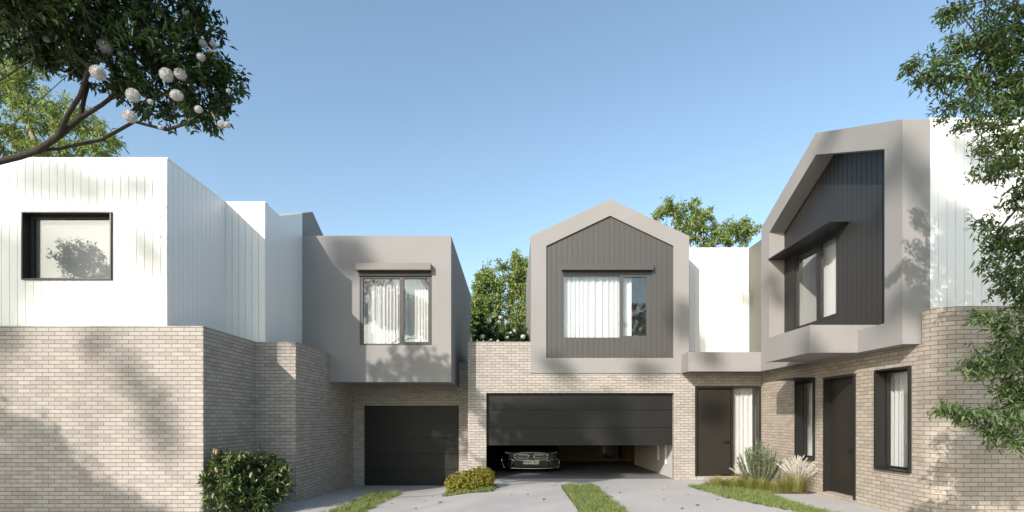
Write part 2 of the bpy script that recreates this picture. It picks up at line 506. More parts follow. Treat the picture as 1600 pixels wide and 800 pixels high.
def backing(mb, P, poly, w, hole=None, m=0):
    """flat sheet behind boards; poly convex list of (u, v); the hole is left open by strips"""
    if not hole:
        mb.face([P(u, v, w) for u, v in poly], m=m); return
    us = [p[0] for p in poly]
    def span(u):
        lo, hi = 1e9, -1e9
        n = len(poly)
        for i in range(n):
            (a, b), (c, d) = poly[i], poly[(i + 1) % n]
            if abs(a - c) < 1e-9:
                if abs(u - a) < 1e-6: lo = min(lo, b, d); hi = max(hi, b, d)
                continue
            if min(a, c) - 1e-9 <= u <= max(a, c) + 1e-9:
                v = b + (d - b) * (u - a) / (c - a); lo = min(lo, v); hi = max(hi, v)
        return lo, hi
    cuts = sorted({*us, hole[0], hole[1]})
    for a, b in zip(cuts[:-1], cuts[1:]):
        la, ha = span(a + 1e-5); lb, hb = span(b - 1e-5)
        if hole[0] < (a + b) / 2 < hole[1]:
            mb.face([P(a, la, w), P(b, lb, w), P(b, hole[2], w), P(a, hole[2], w)], m=m)
            mb.face([P(a, hole[3], w), P(b, hole[3], w), P(b, hb, w), P(a, ha, w)], m=m)
        else:
            mb.face([P(a, la, w), P(b, lb, w), P(b, hb, w), P(a, ha, w)], m=m)

def ring(mb, P, outer, inner, depth, rev, m=0):
    n = len(outer)
    for i in range(n):
        j = (i + 1) % n
        mb.face([P(*outer[i], 0), P(*outer[j], 0), P(*inner[j], 0), P(*inner[i], 0)], m=m)
        mb.face([P(*outer[i], 0), P(*outer[i], depth), P(*outer[j], depth), P(*outer[j], 0)], m=m)
        mb.face([P(*inner[i], 0), P(*inner[j], 0), P(*inner[j], rev), P(*inner[i], rev)], m=m)

def frame_rect(mb, P, u0, u1, v0, v1, t, w0, w1, m=0):
    mb.boxP(P, u0, u0 + t, v0, v1, w0, w1, m)
    mb.boxP(P, u1 - t, u1, v0, v1, w0, w1, m)
    mb.boxP(P, u0 + t, u1 - t, v0, v0 + t, w0, w1, m)
    mb.boxP(P, u0 + t, u1 - t, v1 - t, v1, w0, w1, m)

def room(mb, P, u0, u1, v0, v1, w0, w1, m=0):
    """five inner faces of a room behind a window"""
    c = {}
    for k, (u, v, w) in enumerate([(a, b, d) for d in (w0, w1) for b in (v0, v1) for a in (u0, u1)]): c[k] = P(u, v, w)
    for q in ((4, 5, 7, 6), (0, 1, 5, 4), (2, 6, 7, 3), (0, 4, 6, 2), (1, 3, 7, 5)):
        mb.face([c[k] for k in q], m=m)

def curtain(P, u0, u1, v0, v1, w, label, amp=0.026, wl=0.11, seed=1, group='white curtains behind the windows'):
    rnd = random.Random(seed)
    n = max(24, int((u1 - u0) / 0.009)); nz = 10
    ph = 0; offs = []
    for i in range(n + 1):
        ph += (u1 - u0) / n / wl * 2 * math.pi * (1 + 0.35 * math.sin(i * 0.05 + seed) )
        offs.append((math.sin(ph) + 0.35 * math.sin(2.3 * ph + seed)) * amp)
    mb = MB()
    for i in range(n):
        for k in range(nz):
            ka, kb = k / nz, (k + 1) / nz
            za, zb = v0 + (v1 - v0) * ka, v0 + (v1 - v0) * kb
            fa, fb = 1.15 - 0.35 * ka, 1.15 - 0.35 * kb
            ua, ub = u0 + (u1 - u0) * i / n, u0 + (u1 - u0) * (i + 1) / n
            mb.face([P(ua, za, w + offs[i] * fa), P(ub, za, w + offs[i + 1] * fa),
                     P(ub, zb, w + offs[i + 1] * fb), P(ua, zb, w + offs[i] * fb)])
    o = mb.build('curtain', M['curtain'], None, True, True, True, loc=P((u0 + u1) / 2, v0, w))
    return tag(o, label, 'curtain', group)

def window_part(parent, P, u0, u1, v0, v1, panes, w=0.0, t=0.05, dep=0.09, mat=None, glass=None, name='window', label=None, mull=()):
    """frame mesh (part) with a pane per light (sub-parts). panes: (a, b, c, d)"""
    mb = MB()
    us = sorted(p[0] for p in panes)
    frame_cells = []
    # frame = full rectangle minus panes, as boxes
    cu = sorted({u0, u1, *[p[0] for p in panes], *[p[1] for p in panes]})
    for a, b in zip(cu[:-1], cu[1:]):
        mid = (a + b) / 2
        hit = [p for p in panes if p[0] < mid < p[1]]
        if not hit:
            mb.boxP(P, a, b, v0, v1, w, w + dep)
        else:
            p = hit[0]
            mb.boxP(P, a, b, v0, p[2], w + 0.002, w + dep)
            mb.boxP(P, a, b, p[3], v1, w + 0.002, w + dep)
    fr = mb.build(name, mat or M['frame'], parent, merge=False)
    if label: fr['label'] = label
    for p in panes:
        g = MB(); e = 0.004
        g.boxP(P, p[0] - e, p[1] + e, p[2] - e, p[3] + e, w + dep * 0.5, w + dep * 0.5 + 0.008)
        g.build('pane', glass or M['glass'], fr)
    return fr

def handle_on(P, u, v, w, side, parent):
    mb = MB()
    mb.boxP(P, u - 0.022, u + 0.022, v - 0.03, v + 0.03, w - 0.012, w)
    mb.boxP(P, u - 0.012, u + 0.012, v - 0.012, v + 0.012, w - 0.055, w - 0.012)
    a, b = (u, u + side * 0.14) if side > 0 else (u + side * 0.14, u)
    mb.boxP(P, a - 0.012, b + 0.012, v - 0.011, v + 0.011, w - 0.068, w - 0.05)
    return mb.build('handle', M['handle'], parent, merge=False)

# ================================================================== LEFT HOUSE
DL1, DL2, DG1 = 9.12, 10.99, 14.98
h1 = thing('townhouse', (-6.2, 11.0, 0), 'left townhouse, white boarded upper storey and grey box over a single closed garage', 'house')
mb = MB()
path_wall(mb, [(-18, DL1), (-5.50, DL1), (-5.50, DL2), (-4.64, DL2), (-4.64, DG1), (-0.9, DG1)], -0.55, 3.312,
          holes=[(4, 0.30, 3.086, -0.55, 2.06)], reveal=0.16)
# cut the part of the hole that would run below ground: the garage door covers it
mb.build('brick_wall', M['brick'], h1, merge=False, recalc=False)

# white cladding
mb = MB(); Pw = PF(9.22 - 0.020)
hw = (-8.79, -7.18, 4.15, 5.37)
boards(mb, Pw, -18.04, -6.196, 3.2, 6.33, hole=hw)
backing(mb, Pw, [(-18.04, 3.2), (-6.21, 3.2), (-6.21, 6.325), (-18.04, 6.325)], 0.017, hw)
def PL(x):                       # wall facing right: u = depth
    return lambda u, v, w=0: (x - w, u, v)
boards(mb, PL(-6.196), 9.22, 11.09, 3.2, 6.33)
backing(mb, PL(-6.196), [(9.22, 3.2), (11.09, 3.2), (11.09, 6.325), (9.22, 6.325)], 0.017)
boards(mb, PF(11.09 - 0.020), -6.196, -5.336, 3.2, 6.33)
backing(mb, PF(11.09 - 0.020), [(-6.2, 3.2), (-5.35, 3.2), (-5.35, 6.325), (-6.2, 6.325)], 0.017)
lip_breaks = [11.78]
gtop = lambda d: 6.33 if d < 11.78 else 6.33 + 0.45 * (d - 11.78)
boards(mb, PL(-5.336), 11.09, 13.03, 3.2, gtop)
backing(mb, PL(-5.336), [(11.09, 3.2), (13.03, 3.2), (13.03, gtop(13.03) - .004), (11.78, 6.325), (11.09, 6.325)], 0.017)
lip_breaks = []
mb.build('cladding_wall', M['white'], h1, merge=False)
# parapet capping and roofs
mb = MB()
mb.box(-18, -5.56, 9.3, 14.9, 3.02, 3.24)
mb.build('roof', M['roof'], h1, merge=False)
mb = MB()
mb.prismP(PL(-5.42), [(11.8, 6.20), (15.6, 6.20), (15.6, 6.32), (13.7, 7.16), (11.8, 6.32)], 0.0, 6.0)
mb.build('roof', M['roof'], h1, merge=False)
for bb in ((-18, -6.30, 9.24, 17.5, 6.10, 6.26), (-6.299, -5.45, 11.20, 11.70, 6.10, 6.26), (-5.559, -4.7, 11.1, 14.9, 3.02, 3.24)):
    mb = MB(); mb.box(*bb); mb.build('roof', M['roof'], h1, merge=False)
mb = MB()
def capping(mb, pts, z, w=0.12, h=0.035, over=0.006):
    for (x0, y0), (x1, y1) in zip(pts[:-1], pts[1:]):
        pass
mb.box(-18, -6.19, 9.20, 9.34, 6.331, 6.356)
mb.box(-6.33, -6.19, 9.341, 11.07, 6.331, 6.356)
mb.box(-6.33, -5.33, 11.071, 11.21, 6.331, 6.356)
mb.build('parapet_capping', M['white'], h1, merge=False)

# grey gable wall + grey box with window
mb = MB()
mb.prismP(PL(-5.336), [(13.031, 3.2), (15.6, 3.2), (15.6, 6.34), (13.7, 7.2), (13.031, 6.9)], 0.0, 0.25)
BX0, BX1, BZ0, BZ1, BD = -5.35, -1.55, 2.595, 6.32, 13.03
Pb = PF(BD)
wb = ((562 - 800) / 61.4, (674.75 - 800) / 61.4, 1.65 + (655 - 539.4) / 61.4, 1.65 + (655 - 429.5) / 61.4)
for a, b, c, d in ((BX0, wb[0], BZ0, BZ1), (wb[1], BX1, BZ0, BZ1), (wb[0], wb[1], BZ0, wb[2]), (wb[0], wb[1], wb[3], BZ1)):
    mb.face([Pb(a, c, 0), Pb(b, c, 0), Pb(b, d, 0), Pb(a, d, 0)])
r = 0.12
mb.face([Pb(wb[0], wb[2], 0), Pb(wb[0], wb[3], 0), Pb(wb[0], wb[3], r), Pb(wb[0], wb[2], r)])
mb.face([Pb(wb[1], wb[2], 0), Pb(wb[1], wb[3], 0), Pb(wb[1], wb[3], r), Pb(wb[1], wb[2], r)])
mb.face([Pb(wb[0], wb[3], 0), Pb(wb[1], wb[3], 0), Pb(wb[1], wb[3], r), Pb(wb[0], wb[3], r)])
mb.face([Pb(wb[0], wb[2], 0), Pb(wb[1], wb[2], 0), Pb(wb[1], wb[2], r), Pb(wb[0], wb[2], r)])
mb.face([(BX1, BD, BZ0), (BX1, 19.2, BZ0), (BX1, 19.2, BZ1), (BX1, BD, BZ1)])
mb.face([(BX1, 19.2, BZ0), (BX0, 19.2, BZ0), (BX0, 19.2, BZ1), (BX1, 19.2, BZ1)])
mb.face([(BX0, BD, BZ1), (BX1, BD, BZ1), (BX1, 19.2, BZ1), (BX0, 19.2, BZ1)])
mb.face([(BX0, BD, BZ0), (BX1, BD, BZ0), (BX1 - .09, BD + .09, BZ0), (BX0, BD + .09, BZ0)])
mb.face([(BX1, BD, BZ0), (BX1, 19.2, BZ0), (BX1 - .09, 19.2, BZ0), (BX1 - .09, BD + .09, BZ0)])
mb.face([(BX0, BD + .09, BZ0), (BX1 - .09, BD + .09, BZ0), (BX1 - .09, BD + .09, BZ0 + .03), (BX0, BD + .09, BZ0 + .03)])
mb.face([(BX1 - .09, BD + .09, BZ0), (BX1 - .09, 19.2, BZ0), (BX1 - .09, 19.2, BZ0 + .03), (BX1 - .09, BD + .09, BZ0 + .03)])
mb.build('rendered_wall', M['render'], h1, merge=False)
mb = MB()
mb.face([(BX0, BD + .09, BZ0 + .03), (BX1 - .09, BD + .09, BZ0 + .03), (BX1 - .09, 19.0, BZ0 + .03), (BX0, 19.0, BZ0 + .03)])
mb.build('soffit', M['soffit'], h1, merge=False)

s = 61.4
def bx(px): return (px - 800) / s
def bz(py): return 1.65 + (655 - py) / s
wl = window_part(h1, Pb, wb[0], wb[1], wb[2], wb[3],
            [(bx(566.7), bx(624), bz(536.7), bz(434.5)), (bx(630.5), bx(669), bz(534), bz(434.5))], w=0.02, mat=M['frame_warm'], glass=M['glass_strong'],
            label='wide two-pane window with bronze frame below a shutter box')
mb = MB(); mb.boxP(Pb, bx(558.4), bx(674.5), bz(424.3), bz(413.8), -0.17, 0.0)
mb.build('shutter_box', M['shutter'], wl, bevel=0.004)
mb = MB(); mb.boxP(Pb, bx(560.5), bx(673), bz(431), bz(424.35), -0.025, 0.0)
mb.build('shutter_guide', M['frame'], wl)
curtain(Pb, bx(625), bx(678), bz(545), bz(431), 0.36, 'pale curtain standing in for sky reflection in the smaller pane of the grey box', amp=0.012, wl=.09, seed=4)  # added curtain imitates the flat sky reflection of this pane
curtain(Pb, bx(558), bx(634), bz(545), bz(431), 0.24, 'white sheer curtain drawn behind the larger pane of the grey rendered box', seed=3)
mb = MB(); room(mb, Pb, wb[0] - .3, wb[1] + .3, wb[2] - .3, wb[3] + .2, 0.125, 2.6)
mb.build('interior_wall', M['interior'], h1, merge=False)
mb = MB(); room(mb, PF(9.22), -9.3, -6.8, 3.6, 6.0, 0.26, 1.6)
mb.build('interior_wall', M['interior'], h1, merge=False)

# deep window of the white wall
Pf = PF(9.22)
mb = MB(); frame_rect(mb, Pf, -8.79, -7.18, 4.15, 5.37, 0.022, -0.055, 0.26)
fr = mb.build('window', M['frame'], h1, merge=False); fr['label'] = 'deep black-framed window with a grey blind'
mb = MB(); frame_rect(mb, Pf, -8.767, -7.203, 4.173, 5.347, 0.05, 0.10, 0.16); mb.build('sash', M['frame_warm'], fr, merge=False)
mb = MB(); mb.boxP(Pf, -8.72, -7.25, 4.22, 5.30, 0.12, 0.128); mb.build('pane', M['glass'], fr)
mb = MB()
mb.face([Pf(-8.764, 4.176, 0.166), Pf(-7.206, 4.176, 0.166), Pf(-7.206, 5.344, 0.166), Pf(-8.764, 5.344, 0.166)])
tag(mb.build('roller_blind', M['blind'], None, loc=(-7.98, 9.54, 4.2)), 'pale grey roller blind closed behind the window in the white boarded wall', 'blind')

def garage_door(parent, P, u0, u1, v0, v1, lines, w, label=None):
    mb = MB(); zs = [v0] + sorted(lines) + [v1]
    for a, b in zip(zs[:-1], zs[1:]):
        mb.boxP(P, u0, u1, a + 0.007, b - 0.007, w, w + 0.045)
    mb.boxP(P, u0 + .002, u1 - .002, v0 + 0.01, v1 - 0.002, w + 0.022, w + 0.04)
    o = mb.build('garage_door', M['garage'], parent, merge=False, bevel=0.003)
    if label: o['label'] = label
    return o
Pg = PF(DG1)
garage_door(h1, Pg, -4.34, -1.554, -0.31, 2.06, [-0.31 + 0.474 * k for k in range(1, 5)], 0.11, 'closed black sectional garage door')

# ================================================================== CENTRE HOUSE
DC = 13.91
h2 = thing('townhouse', (2.7, 14.0, 0), 'middle townhouse with dark boarded gable above a wide half-open garage', 'house')
mb = MB()
G0, G1 = -0.70, 4.40
D0, D1 = 4.97, 6.75
path_wall(mb, [(-1.2, DC), (0.52, DC)], -0.5, 3.754, cap=0.22, holes=[(0, 0.5, 1.72, -0.5, 2.363)], u_start=0.02)
path_wall(mb, [(0.52, DC), (4.80, DC), (6.776, DC)], -0.5, [2.893, 3.10], cap=0, reveal=0.16, u_start=1.74,
          holes=[(0, 0.0, 3.88, -0.5, 2.363), (1, 0.17, 1.95, 0.105, 2.55)])
# left return of the parapet
path_wall(mb, [(-1.2, 19.0), (-1.2, DC + 0.001)], -0.5, 3.754, cap=0, u_start=3)
b_wall = mb.build('brick_wall', M['brick'], h2, merge=False, recalc=False)

gout = [(0.514, 2.90), (4.80, 2.90), (4.80, 6.62), (2.66, 7.62), (0.514, 6.62)]
gin = [(0.93, 3.31), (4.38, 3.31), (4.38, 6.35), (2.66, 7.17), (0.93, 6.35)]
Pc = PF(13.88)
mb = MB(); ring(mb, Pc, gout, gin, 4.85, 0.07)
mb.build('gable_frame', M['render'], h2, merge=False)
# fascia box between the gables
mb = MB(); mb.box(4.59, 6.485, 13.33, 13.87, 2.925, 3.40)
for a in ((4.59, 6.485, 13.33, 13.39), (4.59, 4.65, 13.391, 13.87)):
    mb.box(a[0], a[1], a[2], a[3], 2.895, 2.924)
mb.build('fascia', M['render'], h2, merge=False)
s = 57.5 * 13.91 / 13.95
def cx(px): return (px - 800) / s
def cz(py): return 1.65 + (655 - py) / s
wc = (cx(878), cx(1015), cz(530), cz(427.5))
mb = MB(); lip_breaks = [2.66]
ctop = lambda u: 7.17 - abs(u - 2.66) * 0.4767
Pcl = PF(13.88 + 0.07 - 0.020)
boards(mb, Pcl, 0.93, 4.38, 3.31, lambda u: ctop(u), hole=wc, gap=0.013)
lip_breaks = []
backing(mb, Pcl, gin, 0.010, wc)
mb.build('cladding_wall', M['dark_clad'], h2, merge=False)
Pcw = PF(13.95)
w2 = window_part(h2, Pcw, wc[0], wc[1], wc[2], wc[3],
            [(cx(880.5), cx(968.5), cz(527.5), cz(431)), (cx(973.5), cx(1010.5), cz(525), cz(433))], w=-0.02, mat=M['dark_clad'],
            label='two-pane window with charcoal frame below a shutter box')
mb = MB(); mb.boxP(Pcw, cx(877), cx(1019), cz(424), cz(414), -0.15, -0.015)
mb.build('shutter_box', M['dark_clad'], w2, bevel=0.004)
mb = MB(); mb.boxP(Pcw, cx(879), cx(1017.5), cz(430), cz(424.05), -0.035, -0.021)
mb.build('shutter_guide', M['frame'], w2)
curtain(Pcw, cx(874), cx(989), cz(534), cz(430), 0.17, 'white sheer curtain drawn across the window of the middle gable', wl=0.15, seed=5)
mb = MB(); room(mb, Pcw, wc[0] - .25, wc[1] + .25, wc[2] - .3, wc[3] + .3, 0.075, 2.6)
mb.build('interior_wall', M['interior'], h2, merge=False)
# white wall between the gables
mb = MB(); Pm = PF(14.87)
boards(mb, Pm, 4.72, 6.88, 3.2, 6.61)
backing(mb, Pm, [(4.72, 3.2), (6.88, 3.2), (6.88, 6.605), (4.72, 6.605)], 0.017)
mb.box(4.81, 6.93, 14.86, 15.0, 6.611, 6.63)
c2 = mb.build('cladding_wall', M['white'], h2, merge=False); c2['label'] = 'white boarded wall set back between the gables'
mb = MB()
mb.prismP(PF(13.96), [(0.52, 6.55), (4.79, 6.55), (2.66, 7.58)], 0.03, 4.7)
mb.build('roof', M['roof'], h2, merge=False)
for bb in ((4.82, 9, 15.0, 19, 6.35, 6.5), (-1.18, 0.5, 14.14, 19, 3.25, 3.38)):
    mb = MB(); mb.box(*bb); mb.build('roof', M['roof'], h2, merge=False)
mb = MB(); mb.box(4.66, 6.48, 13.395, 13.9, 2.93, 2.95)
mb.build('soffit', M['soffit'], h2, merge=False)
# balcony roof behind the fascia
mb = MB(); mb.box(4.81, 6.9, 13.88, 14.86, 3.1, 3.2); mb.build('terrace_slab', M['roof'], h2)

# garage door: raised part way
garage_door(h2, PF(DC), G0 + 0.002, G1 - 0.002, 0.93, 2.36, [0.93 + 0.486, 0.93 + 0.975], 0.12, 'wide black sectional garage door raised part way')
# garage interior
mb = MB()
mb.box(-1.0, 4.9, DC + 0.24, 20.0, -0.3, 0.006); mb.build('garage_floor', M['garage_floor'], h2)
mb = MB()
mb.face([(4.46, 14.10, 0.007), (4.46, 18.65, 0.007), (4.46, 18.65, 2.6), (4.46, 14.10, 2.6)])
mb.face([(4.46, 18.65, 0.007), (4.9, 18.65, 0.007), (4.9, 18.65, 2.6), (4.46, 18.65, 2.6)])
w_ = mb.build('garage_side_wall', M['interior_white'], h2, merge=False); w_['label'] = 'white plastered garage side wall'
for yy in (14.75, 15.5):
    mb = MB(); mb.box(4.405, 4.455, yy, yy + 0.03, 0.35 if yy < 15 else 0.4, 2.5); mb.build('wall_batten', M['batten'], h2)  # pale strips stand for wall batten edges catching light
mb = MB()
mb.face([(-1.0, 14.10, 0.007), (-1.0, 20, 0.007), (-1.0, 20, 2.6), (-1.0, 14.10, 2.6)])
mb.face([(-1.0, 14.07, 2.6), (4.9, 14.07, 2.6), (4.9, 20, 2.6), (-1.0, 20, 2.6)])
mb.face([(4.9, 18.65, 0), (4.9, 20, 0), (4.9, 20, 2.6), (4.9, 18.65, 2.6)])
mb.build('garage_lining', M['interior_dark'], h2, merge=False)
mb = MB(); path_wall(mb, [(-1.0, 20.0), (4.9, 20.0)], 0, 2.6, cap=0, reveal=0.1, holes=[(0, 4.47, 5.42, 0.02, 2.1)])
mb.build('garage_back_wall', M['brick_shade'], h2, merge=False, recalc=False)
mb = MB(); frame_rect(mb, PF(20.0), 3.475, 4.415, 0.025, 2.095, 0.09, 0.03, 0.08)
bd = mb.build('garage_back_door', M['frame'], h2, merge=False)
mb = MB(); mb.boxP(PF(20.0), 3.565, 4.325, 0.115, 2.0, 0.05, 0.058); mb.build('pane', M['car_glass'], bd)

# front door unit of the middle house
Pd = PF(DC)
mb = MB()
mb.boxP(Pd, D0, D0 + 0.05, 0.105, 2.55, -0.03, 0.16)
mb.boxP(Pd, D1 - 0.05, D1, 0.105, 2.55, -0.03, 0.16)
mb.boxP(Pd, D0 + 0.05, D1 - 0.05, 2.50, 2.55, -0.03, 0.16)
mb.boxP(Pd, D0 + 0.05, D1 - 0.05, 0.105, 0.14, -0.01, 0.16)
mb.boxP(Pd, 5.965, 6.03, 0.14, 2.50, 0.03, 0.16)
dfr = mb.build('door_frame', M['frame'], h2, merge=False)
mb = MB(); mb.boxP(Pd, D0 + 0.054, 5.961, 0.145, 2.495, 0.06, 0.11)
dd = mb.build('front_door', M['door'], h2, bevel=0.003); dd['label'] = 'tall plain dark bronze front door beside a narrow glazed panel'
handle_on(Pd, 5.90, 1.03, 0.06, -1, dd)
mb = MB(); mb.boxP(Pd, 6.03, D1 - 0.05, 0.14, 2.50, 0.11, 0.118)
sl = mb.build('sidelight_pane', M['glass'], h2)
curtain(Pd, 6.00, 6.66, 0.14, 2.52, 0.28, 'white sheer curtain behind the glass panel next to the first front door', wl=0.09, seed=8)
mb = MB(); room(mb, Pd, 5.97, 6.95, 0.12, 2.6, 0.162, 1.0); mb.build('interior_wall', M['interior'], h2, merge=False)

# ================================================================== RIGHT HOUSE
h3 = thing('townhouse', (8.5, 11.0, 0), 'right townhouse with grey gable seen side on and black boarding around its window', 'house')
XB = 6.776
arc = [(XB + 0.38 - 0.38 * math.cos(t), 8.46 - 0.38 * math.sin(t)) for t in [math.pi / 2 * k / 8 for k in range(9)]]
pts = [(XB, DC)] + arc + [(18, 8.08)]
mb = MB()
def ub(d): return DC - d
side_holes = [(1, 13.32 - 12.20, 13.32 - 11.44, 0.73, 2.56), (1, 13.32 - 11.11, 13.32 - 10.09, 0.095, 2.55), (1, 13.32 - 9.52, 13.32 - 8.68, 0.73, 2.56)]
path_wall(mb, [pts[0], (XB, 13.32), pts[1]], -0.5, [3.10, 2.893], holes=side_holes, reveal=0.24, cap=0)
path_wall(mb, pts[1:], -0.5, 3.435, cap=0.22, u_start=DC - 8.46)
mb.build('brick_wall', M['brick_warm'], h3, merge=False, recalc=False)

XG = 6.49
Pr = PR(XG)       # u = -depth
gout = [(-13.33, 2.90), (-8.51, 2.90), (-8.51, 6.635), (-10.93, 7.76), (-13.33, 6.635)]
gin = [(-12.92, 3.32), (-8.92, 3.32), (-8.92, 6.36), (-10.93, 7.30), (-12.92, 6.36)]
mb = MB(); ring(mb, Pr, gout, gin, 0.46, 0.40)
# sill box
mb.box(5.59, 6.885, 9.61, 11.29, 2.93, 3.42)
mb.box(5.59, 6.485, 9.61, 9.68, 2.90, 2.929); mb.box(5.59, 5.66, 9.681, 11.29, 2.90, 2.929)
mb.build('gable_frame', M['render'], h3, merge=False)
mb = MB(); mb.box(5.662, 6.75, 9.69, 11.25, 2.905, 2.925)
mb.face([(6.50, 8.6, 2.897), (6.776, 8.6, 2.897), (6.776, 13.3, 2.897), (6.50, 13.3, 2.897)])
mb.build('soffit', M['soffit'], h3, merge=False)
mb = MB()
Prc = PR(6.89 - 0.020); lip_breaks = [-10.93]
rw = (-12.47, -10.82, 3.82, 5.60)
rtop = lambda u: 7.30 - abs(u + 10.93) * (0.94 / 2.0)
boards(mb, Prc, -12.92, -8.92, 3.32, lambda u: min(rtop(u), 7.30), hole=rw, gap=0.012)
lip_breaks = []
backing(mb, Prc, gin, 0.011, rw)
mb.build('cladding_wall', M['black_clad'], h3, merge=False)
Prw = PR(6.89)
w3 = window_part(h3, Prw, rw[0], rw[1], rw[2], rw[3],
            [(-12.41, -11.57, 3.88, 5.54), (-11.42, -10.87, 3.90, 5.54)], w=-0.01, mat=M['frame'], dep=0.07,
            label='two-pane window under a thin projecting hood')
mb = MB(); mb.box(6.46, 6.885, 10.41, 12.915, 5.67, 5.695); mb.build('window_hood', M['black_clad'], h3)
curtain(Prw, -11.85, -10.7, 3.84, 5.6, 0.18, 'white sheer curtain behind the upper window under the black hood', wl=0.11, seed=11)
mb = MB(); room(mb, Prw, rw[0] - .2, rw[1] + .2, rw[2] - .3, rw[3] + .3, 0.065, 2.0)
mb.build('interior_wall', M['interior'], h3, merge=False)
# white front wall
mb = MB(); Pwr = PF(8.52)
boards(mb, Pwr, 6.955, 18, 3.3, 6.635)
backing(mb, Pwr, [(6.955, 3.3), (18, 3.3), (18, 6.63), (6.955, 6.63)], 0.017)
mb.box(6.955, 18, 8.51, 8.65, 6.636, 6.66)
mb.build('cladding_wall', M['white'], h3, merge=False)
mb = MB()
boards(mb, PR(6.88), -14.86, -13.34, 3.2, 6.61)
backing(mb, PR(6.88), [(-14.86, 3.2), (-13.34, 3.2), (-13.34, 6.605), (-14.86, 6.605)], 0.017)
c3 = mb.build('cladding_wall', M['olive_clad'], h3, merge=False); c3['label'] = 'olive grey boarded return wall'
mb = MB()
mb.prismP(PR(6.96), [(-13.32, 6.5), (-8.6, 6.5), (-8.6, 6.6), (-10.93, 7.72), (-13.32, 6.6)], 0.0, 9)
mb.build('roof', M['roof'], h3, merge=False)
mb = MB(); mb.box(6.96, 16, 8.28, 8.50, 3.15, 3.28); mb.build('roof', M['roof'], h3, merge=False)

# ground floor openings on the side wall (u = -depth)
Ps = PR(XB)
def side_window(d0, d1, label, clabel, seed, hood=False):
    mb = MB(); frame_rect(mb, Ps, -d0, -d1, 0.73, 2.56, 0.028, -0.05, 0.24)
    f = mb.build('window', M['frame'], h3, merge=False); f['label'] = label
    mb = MB(); frame_rect(mb, Ps, -d0 + .03, -d1 - .03, 0.762, 2.528, 0.035, 0.15, 0.22); mb.build('sash', M['frame'], f, merge=False)
    mb = MB(); mb.boxP(Ps, -d0 + .06, -d1 - .06, 0.79, 2.50, 0.18, 0.188); mb.build('pane', M['glass'], f)
    if hood:
        mb = MB(); mb.boxP(Ps, -d0, -d1, 2.562, 2.585, -0.48, 0.0); mb.build('window_hood', M['frame'], f)
    curtain(Ps, -d0 - 0.3, -d1 - 0.15, 0.72, 2.57, 0.34, clabel, amp=0.03, wl=0.10, seed=seed)
    mb = MB(); room(mb, Ps, -d0 - .3, -d1 + .3, 0.6, 2.62, 0.241, 1.3); mb.build('interior_wall', M['interior'], h3, merge=False)
side_window(12.20, 11.44, 'narrow black-framed window with hood beside the grasses', 'white curtain in the narrow ground-floor window next to the pale plume grass', 13, True)
side_window(9.52, 8.68, 'tall black-framed window near the brick corner', 'white curtain in the ground-floor window nearest the rounded brick corner', 17)
mb = MB()
mb.boxP(Ps, -11.11, -11.065, 0.095, 2.55, -0.03, 0.20); mb.boxP(Ps, -10.135, -10.09, 0.06, 2.55, -0.03, 0.20)
mb.boxP(Ps, -11.065, -10.135, 2.505, 2.55, -0.03, 0.20)
mb.build('door_frame', M['frame'], h3, merge=False)
mb = MB(); mb.boxP(Ps, -11.06, -10.14, 0.10, 2.50, 0.12, 0.17)
d2 = mb.build('front_door', M['door'], h3, bevel=0.003); d2['label'] = 'tall plain dark bronze front door in the side wall'
handle_on(Ps, -10.24, 1.03, 0.12, -1, d2)

